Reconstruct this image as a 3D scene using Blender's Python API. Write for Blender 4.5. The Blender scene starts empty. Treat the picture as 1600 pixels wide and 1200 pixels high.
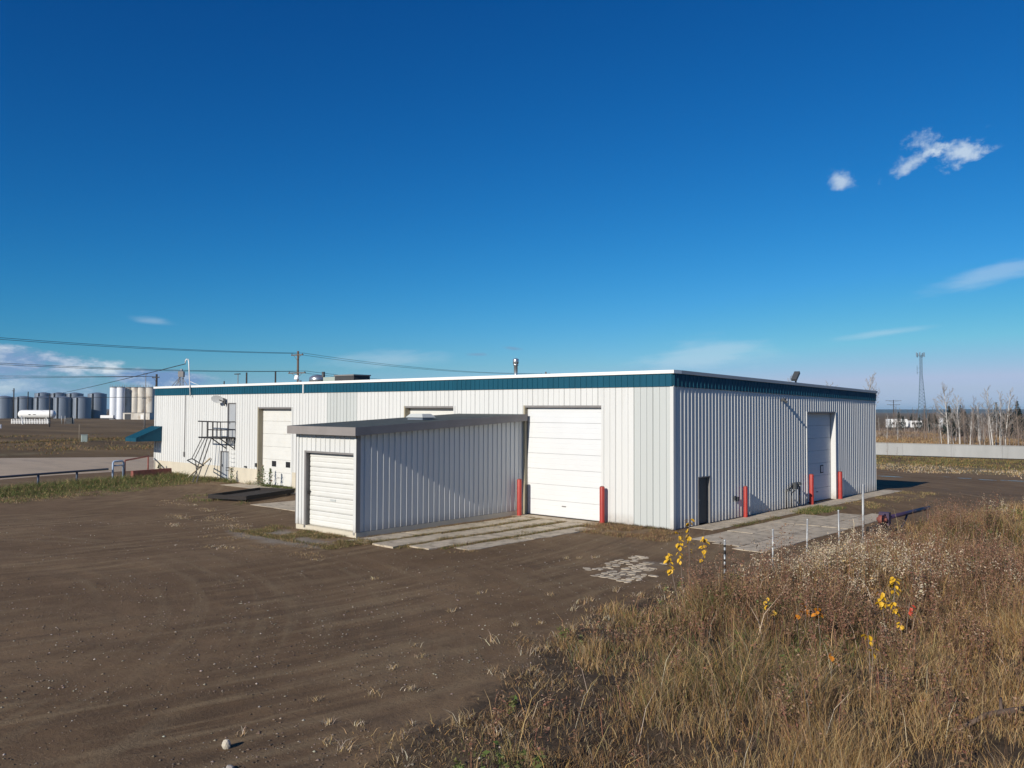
import bpy, math, random
import numpy as np
from mathutils import Vector, Matrix
random.seed(7); rng = np.random.default_rng(11)
R = math.radians
S = bpy.context.scene
COL = S.collection

# ------------------------------------------------------------------ camera
CAM = Vector((18.906, -31.17, 5.0)); YAW, PITCH, ROLL = .7308, .0300, .0035
fwd = Vector((-math.sin(YAW)*math.cos(PITCH), math.cos(YAW)*math.cos(PITCH), math.sin(PITCH)))
rgt = Vector((math.cos(YAW), math.sin(YAW), 0)); upv = rgt.cross(fwd)
r2 = rgt*math.cos(ROLL)+upv*math.sin(ROLL); u2 = upv*math.cos(ROLL)-rgt*math.sin(ROLL)
cd = bpy.data.cameras.new('camera'); cam = bpy.data.objects.new('camera', cd); COL.objects.link(cam)
cd.sensor_width = 36; cd.lens = 1339/1600*36; cd.clip_start = .1; cd.clip_end = 20000
M = Matrix(((r2.x, u2.x, -fwd.x, CAM.x), (r2.y, u2.y, -fwd.y, CAM.y), (r2.z, u2.z, -fwd.z, CAM.z), (0, 0, 0, 1)))
cam.matrix_world = M
S.camera = cam

# ------------------------------------------------------------------ sky, sun, exposure
SUN_EL, SUN_A = R(24.0), R(4.7)          # sun behind the camera, a little round the corner of the end wall
W = bpy.data.worlds.new('World'); S.world = W; W.use_nodes = True
nt = W.node_tree; nt.nodes.clear(); N = nt.nodes; L = nt.links
def nd(t, **k):
    n = N.new(t)
    for a, b in k.items(): setattr(n, a, b)
    return n
def ma(op, a, b=None, c=None, clamp=False):
    n = nd('ShaderNodeMath', operation=op); n.use_clamp = clamp
    for i, v in enumerate((a, b, c)):
        if v is None: continue
        if isinstance(v, (int, float)): n.inputs[i].default_value = v
        else: L.new(v, n.inputs[i])
    return n.outputs[0]
sky = nd('ShaderNodeTexSky', sky_type='NISHITA'); sky.sun_disc = False
sky.sun_elevation = SUN_EL; sky.sun_rotation = math.pi - SUN_A; sky.altitude = 700
sky.air_density = 1.0; sky.dust_density = 0.25; sky.ozone_density = 3.0
SKY_STRENGTH = 0.05
# the camera's vivid rendering of the clear sky: a power per channel on the whole dome
sep = nd('ShaderNodeSeparateColor'); L.new(sky.outputs[0], sep.inputs[0])
gR = ma('MINIMUM', ma('MULTIPLY', ma('POWER', sep.outputs[0], 2.60), 0.0020*20), .44*20)
gG = ma('MINIMUM', ma('MULTIPLY', ma('POWER', sep.outputs[1], 1.32), 0.0335*20), .54*20)
gB = ma('MINIMUM', ma('MAXIMUM', ma('MULTIPLY', ma('POWER', sep.outputs[2], 1.05), 0.0795*20), ma('MULTIPLY', gG, 1.32)), .74*20)
cmb = nd('ShaderNodeCombineColor'); L.new(gR, cmb.inputs[0]); L.new(gG, cmb.inputs[1]); L.new(gB, cmb.inputs[2])
W.cycles.sampling_method = 'MANUAL'; W.cycles.sample_map_resolution = 256
tc = nd('ShaderNodeTexCoord'); mp = nd('ShaderNodeMapping'); mp.inputs['Rotation'].default_value = (0, 0, -YAW)
L.new(tc.outputs['Generated'], mp.inputs[0])
sx = nd('ShaderNodeSeparateXYZ'); L.new(mp.outputs[0], sx.inputs[0])
AZ = ma('ARCTAN2', sx.outputs[0], sx.outputs[1]); EL = ma('ARCSINE', sx.outputs[2])
def sky_noise(fx, fy, tilt, seed, detail):
    c, q = math.cos(tilt), math.sin(tilt)
    a = ma('ADD', ma('MULTIPLY', AZ, c*fx), ma('MULTIPLY', EL, q*fx)); b = ma('SUBTRACT', ma('MULTIPLY', EL, c*fy), ma('MULTIPLY', AZ, q*fy))
    cv = nd('ShaderNodeCombineXYZ'); L.new(a, cv.inputs[0]); L.new(b, cv.inputs[1])
    no = nd('ShaderNodeTexNoise', noise_dimensions='2D'); no.inputs['Scale'].default_value = 1; no.inputs['Detail'].default_value = detail; no.inputs['Roughness'].default_value = .62
    of = nd('ShaderNodeVectorMath', operation='ADD'); L.new(cv.outputs[0], of.inputs[0]); of.inputs[1].default_value = (seed, seed*1.7, 0); L.new(of.outputs[0], no.inputs['Vector'])
    return no.outputs[0]
NZ = {'wisp': sky_noise(10, 56, .08, 3.1, 4), 'bank': sky_noise(14, 38, 0, 9.3, 6), 'puff': sky_noise(38, 56, .3, 13.6, 6)}
def cloud(u0, v0, a, b, tilt, kind, lo, hi, amp, dens):
    """a patch of cloud round the sky direction (u0, v0), a x b radians; returns its coverage"""
    du = ma('SUBTRACT', AZ, u0); dv = ma('SUBTRACT', EL, v0); c, s = math.cos(tilt), math.sin(tilt)
    p = ma('ADD', ma('MULTIPLY', du, c/a), ma('MULTIPLY', dv, s/a)); q = ma('SUBTRACT', ma('MULTIPLY', dv, c/b), ma('MULTIPLY', du, s/b))
    m = ma('SUBTRACT', 1.0, ma('SQRT', ma('ADD', ma('MULTIPLY', p, p), ma('MULTIPLY', q, q))))
    v = ma('ADD', m, ma('MULTIPLY', ma('SUBTRACT', NZ[kind], .5), amp))
    r = nd('ShaderNodeMapRange', interpolation_type='SMOOTHSTEP'); r.inputs[1].default_value = lo; r.inputs[2].default_value = hi; r.inputs[4].default_value = dens
    L.new(v, r.inputs[0]); return r.outputs[0], NZ[kind]
base = cmb.outputs[0]
def over(bg, cov, col):
    mx = nd('ShaderNodeMix', data_type='RGBA'); L.new(cov, mx.inputs[0]); L.new(bg, mx.inputs[6])
    if isinstance(col, tuple): mx.inputs[7].default_value = (*col, 1)
    else: L.new(col, mx.inputs[7])
    return mx.outputs[2]
def uv(px, py):
    u = math.atan((px-800)/1339); return u, math.atan((637.3-py)/1339*math.cos(u))
def shade(n, dark, light, lo=.48, hi=.72):
    r = nd('ShaderNodeMapRange'); r.inputs[1].default_value = lo; r.inputs[2].default_value = hi; L.new(n, r.inputs[0])
    mx = nd('ShaderNodeMix', data_type='RGBA'); L.new(r.outputs[0], mx.inputs[0]); mx.inputs[6].default_value = (*dark, 1); mx.inputs[7].default_value = (*light, 1)
    return mx.outputs[2]
CW = (13.0, 15.2, 17.2)
for (px, py, hw, hh, tilt, kind, lo, hi, amp, dens, dk, lt) in [
    (600, 560, 130, 24, .05, 'wisp', .1, .9, 1.2, .30, CW, CW),
    (1110, 552, 150, 34, .06, 'wisp', .1, .9, 1.2, .36, CW, CW),
    (1560, 420, 190, 22, .22, 'wisp', .1, .9, 1.2, .30, CW, CW),
    (1385, 515, 110, 9, .12, 'wisp', .1, .9, 1.0, .28, CW, CW),
    (240, 501, 55, 9, -.1, 'wisp', .15, 1.0, 1.1, .26, CW, CW),
    (-190, 596, 470, 50, 0.0, 'bank', .0, .6, 2.0, .72, (5.2, 8.2, 13.0), (11.5, 14.0, 16.2)),
    (-120, 562, 300, 34, 0.0, 'bank', -.02, .42, 1.6, .92, (4.6, 7.0, 11.5), (14.0, 15.6, 17.0)),
    (250, 590, 95, 17, -.04, 'bank', .0, .45, 1.2, .9, (3.6, 6.0, 11.0), (14.0, 15.8, 17.0)),
    (745, 551, 26, 4, 0, 'puff', .1, .9, 1.0, .5, (4.2, 6.4, 10.0), (4.2, 6.4, 10.0)),
    (800, 541, 24, 4, -.1, 'puff', .1, .9, 1.0, .5, (4.2, 6.4, 10.0), (4.2, 6.4, 10.0)),
    (1318, 275, 34, 22, .0, 'puff', .2, 1.0, 1.5, .68, CW, CW),
    (1428, 246, 74, 20, .42, 'puff', .25, 1.2, 2.3, .62, CW, CW),
    (1508, 226, 62, 30, .30, 'puff', .2, 1.05, 2.2, .76, CW, CW),
    (1446, 218, 50, 26, -.5, 'puff', .25, 1.2, 2.2, .66, CW, CW),
]:
    u0, v0 = uv(px, py); a = hw/1339*math.cos(u0)**2; b = hh/1339*math.cos(u0)
    cov, no = cloud(u0, v0, a, b, tilt, kind, lo, hi, amp, dens)
    base = over(base, cov, shade(no, dk, lt) if dk != lt else dk)
bg = nd('ShaderNodeBackground'); bg.inputs[1].default_value = SKY_STRENGTH; L.new(base, bg.inputs[0])
wo = nd('ShaderNodeOutputWorld'); L.new(bg.outputs[0], wo.inputs[0])
sl = bpy.data.lights.new('sun', 'SUN'); sl.energy = 5.0; sl.angle = R(.5); sl.color = (1, .925, .81)
so = bpy.data.objects.new('sun', sl); COL.objects.link(so)
sd = Vector((-math.sin(SUN_A)*math.cos(SUN_EL), math.cos(SUN_A)*math.cos(SUN_EL), -math.sin(SUN_EL)))
so.rotation_euler = sd.to_track_quat('-Z', 'Y').to_euler(); so.location = (30, -60, 60)
S.view_settings.view_transform = 'Standard'; S.view_settings.look = 'None'; S.view_settings.gamma = 1
S.view_settings.exposure = 0.0; S.view_settings.use_curve_mapping = False
S.render.engine = 'CYCLES'; S.cycles.max_bounces = 4; S.cycles.diffuse_bounces = 3; S.cycles.glossy_bounces = 2; S.cycles.transmission_bounces = 2

# ------------------------------------------------------------------ materials
MATS = {}
def pm(name, col, rough=.6, metal=0, var=.12, scale=2.0, stretch=(1, 1, 1), bump=0, bscale=30, dark=None, dthr=(.55, .75), rnd=0, coat=0, spec=.5, splash=0):
    m = bpy.data.materials.new(name); m.use_nodes = True; t = m.node_tree; n = t.nodes; l = t.links
    b = n['Principled BSDF']; b.inputs['Roughness'].default_value = rough; b.inputs['Metallic'].default_value = metal
    b.inputs['Specular IOR Level'].default_value = spec
    if coat: b.inputs['Coat Weight'].default_value = coat
    g = n.new('ShaderNodeNewGeometry'); mpn = n.new('ShaderNodeMapping'); mpn.inputs['Scale'].default_value = stretch
    l.new(g.outputs['Position'], mpn.inputs[0])
    no = n.new('ShaderNodeTexNoise'); no.inputs['Scale'].default_value = scale; no.inputs['Detail'].default_value = 6; no.inputs['Roughness'].default_value = .65
    l.new(mpn.outputs[0], no.inputs['Vector'])
    mr = n.new('ShaderNodeMapRange'); mr.inputs[1].default_value = .3; mr.inputs[2].default_value = .7; mr.inputs[3].default_value = 1-var; mr.inputs[4].default_value = 1+var
    l.new(no.outputs[0], mr.inputs[0]); val = mr.outputs[0]
    if rnd:
        oi = n.new('ShaderNodeObjectInfo'); m2 = n.new('ShaderNodeMapRange'); m2.inputs[3].default_value = 1-rnd; m2.inputs[4].default_value = 1+rnd
        l.new(oi.outputs['Random'], m2.inputs[0]); mm = n.new('ShaderNodeMath'); mm.operation = 'MULTIPLY'; l.new(val, mm.inputs[0]); l.new(m2.outputs[0], mm.inputs[1]); val = mm.outputs[0]
    vm = n.new('ShaderNodeVectorMath'); vm.operation = 'SCALE'; vm.inputs[0].default_value = col; l.new(val, vm.inputs['Scale'])
    out = vm.outputs[0]
    if dark:
        n2 = n.new('ShaderNodeTexNoise'); n2.inputs['Scale'].default_value = scale*1.7; n2.inputs['Detail'].default_value = 8; n2.inputs['Roughness'].default_value = .7
        l.new(mpn.outputs[0], n2.inputs['Vector'])
        r = n.new('ShaderNodeMapRange'); r.inputs[1].default_value = dthr[0]; r.inputs[2].default_value = dthr[1]; l.new(n2.outputs[0], r.inputs[0])
        mx = n.new('ShaderNodeMix'); mx.data_type = 'RGBA'; l.new(r.outputs[0], mx.inputs[0]); l.new(out, mx.inputs[6]); mx.inputs[7].default_value = (*dark, 1); out = mx.outputs[2]
    if splash:   # mud thrown up from the ground, in ragged patches
        sz = n.new('ShaderNodeSeparateXYZ'); l.new(g.outputs['Position'], sz.inputs[0]); r = n.new('ShaderNodeMapRange'); r.inputs[1].default_value = splash; r.inputs[2].default_value = 0; l.new(sz.outputs[2], r.inputs[0])
        n4 = n.new('ShaderNodeTexNoise'); n4.inputs['Scale'].default_value = 5; n4.inputs['Detail'].default_value = 6; l.new(g.outputs['Position'], n4.inputs['Vector'])
        m4 = n.new('ShaderNodeMath'); m4.operation = 'MULTIPLY'; l.new(r.outputs[0], m4.inputs[0]); l.new(n4.outputs[0], m4.inputs[1]); mx = n.new('ShaderNodeMix'); mx.data_type = 'RGBA'; l.new(m4.outputs[0], mx.inputs[0]); l.new(out, mx.inputs[6]); mx.inputs[7].default_value = (.27, .21, .15, 1); out = mx.outputs[2]
    l.new(out, b.inputs['Base Color'])
    if bump:
        n3 = n.new('ShaderNodeTexNoise'); n3.inputs['Scale'].default_value = bscale; n3.inputs['Detail'].default_value = 5; l.new(mpn.outputs[0], n3.inputs['Vector'])
        bp = n.new('ShaderNodeBump'); bp.inputs['Strength'].default_value = bump; bp.inputs['Distance'].default_value = .02; l.new(n3.outputs[0], bp.inputs['Height']); l.new(bp.outputs[0], b.inputs['Normal'])
    MATS[name] = m; return m
pm('siding', (.605, .612, .60), .45, bump=.06, bscale=1.6, var=.03, scale=1.3, stretch=(1, 1, .12), rnd=.02, dark=(.50, .48, .43), dthr=(.60, .95), spec=.25, splash=.55)
pm('siding_grey', (.475, .50, .49), .5, var=.03, scale=1.3, stretch=(1, 1, .12), rnd=.02, spec=.3)
pm('teal', (.007, .070, .115), .6, var=.08, scale=1.5, stretch=(1, 1, .2), rnd=.06, spec=.2)
pm('cap_white', (.78, .78, .76), .4, var=.02)
pm('door_white', (.645, .66, .67), .5, var=.025, scale=.7, dark=(.62, .58, .47), dthr=(.66, .95), spec=.3)
pm('door_cream', (.635, .635, .605), .5, var=.04, scale=1.1, dark=(.56, .49, .34), dthr=(.58, .95), spec=.3)
pm('skirt', (.55, .50, .40), .85, var=.08, scale=1.2, stretch=(1, 1, .5), dark=(.42, .34, .22), dthr=(.6, .9), bump=.25, bscale=14)
pm('concrete', (.47, .40, .30), .9, var=.22, scale=1.3, dark=(.15, .12, .09), dthr=(.50, .72), bump=.4, bscale=16, rnd=.06)
pm('concrete_wall', (.32, .325, .32), .85, var=.1, scale=.5, stretch=(1, 1, .25), dark=(.22, .22, .21), dthr=(.56, .8), rnd=.05)
pm('silo_stain', (.62, .58, .51), .85, var=.2, scale=.22, stretch=(1, 1, .35), dark=(.30, .22, .14), dthr=(.52, .70), rnd=.06)
pm('silo_white', (.70, .73, .78), .6, var=.05, scale=.2)
pm('galvanised', (.22, .255, .31), .45, metal=.4, var=.12, scale=.5, stretch=(1, 1, .2), rnd=.05)
pm('gal_post', (.40, .41, .41), .5, metal=.35, var=.15, scale=9)
pm('grey_trim', (.20, .19, .185), .6, var=.1, scale=2)
pm('fascia_grey', (.235, .215, .205), .65, var=.1, scale=1.4, dark=(.32, .28, .22), dthr=(.66, .8))
pm('roof_felt', (.055, .07, .068), .9, var=.3, scale=1.6, bump=.4, bscale=22, dark=(.10, .105, .09), dthr=(.55, .7))
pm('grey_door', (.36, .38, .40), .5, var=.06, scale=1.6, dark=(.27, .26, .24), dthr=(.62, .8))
pm('dark_door', (.055, .058, .06), .55, var=.08)
pm('glass', (.02, .022, .025), .12, var=.02)
pm('window_light', (.55, .58, .60), .25, var=.03)
pm('rubber', (.02, .02, .02), .8)
pm('black_steel', (.025, .024, .024), .55, var=.2, scale=8)
pm('rust_steel', (.018, .013, .011), .8, var=.3, scale=6, dark=(.06, .028, .018), dthr=(.6, .75))
pm('red_paint', (.36, .035, .025), .5, var=.14, scale=4, dark=(.20, .05, .035), dthr=(.6, .75))
pm('faded_red', (.22, .065, .05), .75, var=.2, scale=3, dark=(.13, .05, .04), dthr=(.55, .75))
pm('blue_paint', (.022, .038, .075), .5, var=.18, scale=5, dark=(.05, .045, .05), dthr=(.6, .75))
pm('pale_blue_paint', (.30, .40, .55), .5, var=.12, scale=5)
pm('purple_paint', (.05, .03, .07), .55, var=.25, scale=6)
pm('wood_pole', (.13, .09, .065), .85, var=.2, scale=2, stretch=(4, 4, .3))
pm('dark_pole', (.035, .03, .028), .85, var=.2, scale=2, stretch=(4, 4, .3))
pm('lumber', (.50, .42, .30), .8, var=.12, scale=4)
pm('jamb_wood', (.30, .265, .19), .8, var=.14, scale=2.2, stretch=(4, 4, .4), dark=(.24, .19, .12), dthr=(.6, .8))
pm('wire', (.02, .02, .022), .6)
pm('chrome', (.55, .56, .57), .3, metal=.8, var=.1, scale=3)
pm('white_paint', (.80, .80, .79), .4, var=.03)
pm('unit_green', (.34, .40, .36), .6, var=.06)
pm('dish_grey', (.36, .37, .37), .5, var=.05)
pm('tower_steel', (.13, .20, .27), .6, var=.05)
pm('birch_bark', (.50, .48, .45), .8, var=.25, scale=2.0, dark=(.10, .09, .08), dthr=(.64, .72))
pm('twig', (.34, .31, .285), .85, var=.2, scale=1)
pm('brown_twig', (.20, .155, .125), .85, var=.25, scale=1)
pm('needles', (.022, .032, .018), .9, var=.4, scale=.5)
pm('stone', (.36, .33, .29), .85, var=.15, scale=12, bump=.3, bscale=40)
pm('pale_stone', (.46, .41, .33), .85, var=.12, scale=12, bump=.4, bscale=30)
pm('hill_forest', (.035, .042, .045), .95, var=.4, scale=.012, stretch=(1, 1, 3))
pm('yellow_leaf', (.62, .36, .015), .6, var=.25, scale=9)
pm('orange_leaf', (.55, .20, .012), .6, var=.25, scale=9)
pm('red_leaf', (.48, .05, .015), .6, var=.2, scale=9)
pm('water', (.16, .155, .15), .16, var=.05, scale=3)
pm('soot', (.05, .05, .052), .8)
def veg_mat(name, trans=.10):
    m = bpy.data.materials.new(name); m.use_nodes = True; t = m.node_tree; n = t.nodes; l = t.links
    b = n['Principled BSDF']; b.inputs['Roughness'].default_value = .75; b.inputs['Specular IOR Level'].default_value = .25
    a = n.new('ShaderNodeAttribute'); a.attribute_name = 'tint'; l.new(a.outputs['Color'], b.inputs['Base Color'])
    tr = n.new('ShaderNodeBsdfTranslucent'); l.new(a.outputs['Color'], tr.inputs[0]); mx = n.new('ShaderNodeMixShader'); mx.inputs[0].default_value = trans
    l.new(b.outputs[0], mx.inputs[1]); l.new(tr.outputs[0], mx.inputs[2]); l.new(mx.outputs[0], n['Material Output'].inputs[0]); MATS[name] = m
veg_mat('veg')

# ------------------------------------------------------------------ helpers
def mesh_np(name, V, F, mat, tint=None, smooth=False):
    me = bpy.data.meshes.new(name); V = np.asarray(V, np.float32); F = np.asarray(F, np.int32); k = F.shape[1]
    me.vertices.add(len(V)); me.vertices.foreach_set('co', V.ravel()); me.loops.add(F.size); me.loops.foreach_set('vertex_index', F.ravel())
    me.polygons.add(len(F)); me.polygons.foreach_set('loop_start', np.arange(0, F.size, k, dtype=np.int32))
    if smooth: me.polygons.foreach_set('use_smooth', np.ones(len(F), bool))
    me.update(calc_edges=True)
    if tint is not None:
        at = me.attributes.new('tint', 'FLOAT_COLOR', 'POINT'); c = np.ones((len(V), 4), np.float32); c[:, :3] = tint; at.data.foreach_set('color', c.ravel())
    me.materials.append(MATS[mat] if isinstance(mat, str) else mat); return me
def link(name, me, parent=None, loc=None, rz=None):
    o = bpy.data.objects.new(name, me); COL.objects.link(o)
    if parent is not None: o.parent = parent
    if loc is not None: o.location = loc
    if rz is not None: o.rotation_euler = (0, 0, rz)
    return o
def empty(name, loc=(0, 0, 0), rz=0): return link(name, None, None, loc, rz)
def tag(o, label=None, cat=None, group=None, kind=None):
    if label: o['label'] = label
    if cat: o['category'] = cat
    if group: o['group'] = group
    if kind: o['kind'] = kind
    return o
class MB:
    def __init__(s): s.v = []; s.f = []; s.sm = []
    def add(s, vs, fs, smooth=False):
        b = len(s.v); s.v += [tuple(v) for v in vs]; s.f += [tuple(b+i for i in f) for f in fs]; s.sm += [smooth]*len(fs); return s
    def box(s, x0, x1, y0, y1, z0, z1):
        return s.add([(x, y, z) for z in (z0, z1) for y in (y0, y1) for x in (x0, x1)],
                     [(0, 2, 3, 1), (4, 5, 7, 6), (0, 1, 5, 4), (2, 6, 7, 3), (0, 4, 6, 2), (1, 3, 7, 5)])
    def cbox(s, c, d, ch=.01):
        """box with chamfered vertical and top edges"""
        x, y, z = c; a, b, h = d[0]/2, d[1]/2, d[2]
        ring = lambda i, zz: [(x-a+i, y-b+ch+i*0, zz), (x-a+ch, y-b+i, zz), (x+a-ch, y-b+i, zz), (x+a-i, y-b+ch, zz), (x+a-i, y+b-ch, zz), (x+a-ch, y+b-i, zz), (x-a+ch, y+b-i, zz), (x-a+i, y+b-ch, zz)]
        vs = ring(0, z)+ring(0, z+h-ch)+ring(ch*.99, z+h)
        fs = [tuple(range(7, -1, -1)), tuple(range(16, 24))]
        for k in (0, 8):
            for i in range(8): fs.append((k+i, k+(i+1) % 8, k+8+(i+1) % 8, k+8+i))
        return s.add(vs, fs)
    def tube(s, pts, r, n=8, cap=True, smooth=True):
        pts = [Vector(p) for p in pts]; rs = r if isinstance(r, (list, tuple)) else [r]*len(pts)
        vs = []; m = len(pts); ref = None
        for i, p in enumerate(pts):
            d = (pts[min(i+1, m-1)]-pts[max(i-1, 0)]).normalized()
            if ref is None: ref = Vector((0, 0, 1)) if abs(d.z) < .9 else Vector((1, 0, 0))
            a = d.cross(ref).normalized(); b = d.cross(a)
            for k in range(n):
                t = 2*math.pi*k/n; vs.append(p+(a*math.cos(t)+b*math.sin(t))*rs[i])
        fs = [(i*n+k, i*n+(k+1) % n, (i+1)*n+(k+1) % n, (i+1)*n+k) for i in range(m-1) for k in range(n)]
        s.add(vs, fs, smooth)
        if cap:
            b = len(s.v)-len(vs); s.f += [tuple(b+k for k in range(n)), tuple(b+(m-1)*n+k for k in reversed(range(n)))]; s.sm += [False, False]
        return s
    def bar(s, p0, p1, w, h=None):
        h = h or w; return s.tube([p0, p1], w*.707, 4, smooth=False)
    def lathe(s, prof, n=24, c=(0, 0, 0), smooth=True):
        vs = [(c[0]+r*math.cos(2*math.pi*k/n), c[1]+r*math.sin(2*math.pi*k/n), c[2]+z) for r, z in prof for k in range(n)]
        m = len(prof); fs = [(i*n+k, i*n+(k+1) % n, (i+1)*n+(k+1) % n, (i+1)*n+k) for i in range(m-1) for k in range(n)]
        return s.add(vs, fs, smooth)
    def prism(s, poly, axis, a, b):
        """poly = 2-D outline in the two other axes, extruded from a to b along axis"""
        P = lambda u, v, w: {'x': (w, u, v), 'y': (u, w, v), 'z': (u, v, w)}[axis]
        n = len(poly); vs = [P(u, v, a) for u, v in poly]+[P(u, v, b) for u, v in poly]
        fs = [tuple(range(n))[::-1], tuple(range(n, 2*n))]+[(i, (i+1) % n, n+(i+1) % n, n+i) for i in range(n)]
        return s.add(vs, fs)
    def mesh(s, name, mat):
        me = bpy.data.meshes.new(name); me.from_pydata(s.v, [], s.f)
        me.polygons.foreach_set('use_smooth', s.sm); me.materials.append(MATS[mat]); me.update()
        import bmesh
        bm = bmesh.new(); bm.from_mesh(me); bmesh.ops.recalc_face_normals(bm, faces=bm.faces[:]); bm.to_mesh(me); bm.free()
        return me
    def build(s, name, mat, parent=None, loc=None, rz=None): return link(name, s.mesh(name, mat), parent, loc, rz)
def sstep(a, b, x):
    t = np.clip((np.asarray(x, float)-a)/(b-a), 0, 1); return t*t*(3-2*t)
_perm = rng.random((256, 256))
def vnoise(x, y):
    x = np.asarray(x, float); y = np.asarray(y, float); xi = np.floor(x).astype(int); yi = np.floor(y).astype(int); fx = x-xi; fy = y-yi
    fx = fx*fx*(3-2*fx); fy = fy*fy*(3-2*fy); g = lambda i, j: _perm[i & 255, j & 255]
    return (g(xi, yi)*(1-fx)+g(xi+1, yi)*fx)*(1-fy)+(g(xi, yi+1)*(1-fx)+g(xi+1, yi+1)*fx)*fy
def fbm(x, y, o=4):
    t = 0; a = .5; k = 1
    for i in range(o): t = t+a*vnoise(x*k+17.3*i, y*k+5.1*i); a *= .5; k *= 2.03
    return t/(1-.5**o)
def gz(x, y):
    """height of the ground"""
    x = np.asarray(x, float); y = np.asarray(y, float)
    h = -.42*sstep(25, 34, y)*sstep(-45, -25, x)
    d = np.hypot(x-9, y+12)
    yard = sstep(1.2, 3.5, np.maximum(np.maximum(-46.5-x, x), np.maximum(-y, y-24)))
    near = np.exp(-(d/45.)**2)
    h = h+yard*near*((fbm(x*.35, y*.35, 3)-.5)*.10+(fbm(x*1.6, y*1.6, 3)-.5)*.045)
    weeds = sstep(7.0, 10.5, x)*near
    h = h+weeds*((fbm(x*.5+9, y*.5, 3)-.3)*.55)
    return h
def g1(x, y): return float(gz(x, y))

# ------------------------------------------------------------------ ground: one sheet out to the horizon
def axis(lo, hi, fine, far, g=1.14):
    a = list(np.arange(lo, hi, fine)); st = fine; x = a[-1]
    while x < far: st *= g; x += st; a.append(x)
    st = fine; x = a[0]; b = []
    while x > -far: st *= g; x -= st; b.append(x)
    return np.array(b[::-1]+a)
gx = axis(-12, 20, .2, 9000); gy = axis(-30, 6, .2, 9000)
GX, GY = np.meshgrid(gx, gy); GZ = gz(GX, GY); nx, ny = len(gx), len(gy)
idx = np.arange(nx*ny).reshape(ny, nx)
GF = np.stack([idx[:-1, :-1], idx[:-1, 1:], idx[1:, 1:], idx[1:, :-1]], -1).reshape(-1, 4)
def weed_edge(y):   # x of the left edge of the weedy strip
    return np.interp(y, [-60, -27, -23, -20, -17.7, -14, -9.9, -6, 0, 6, 14, 30], [14.5, 11.0, 9.4, 8.4, 7.4, 6.4, 6.2, 6.8, 7.0, 7.0, 7.3, 12])
dm = bpy.data.materials.new('yard_ground'); dm.use_nodes = True; MATS['yard_ground'] = dm
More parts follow.
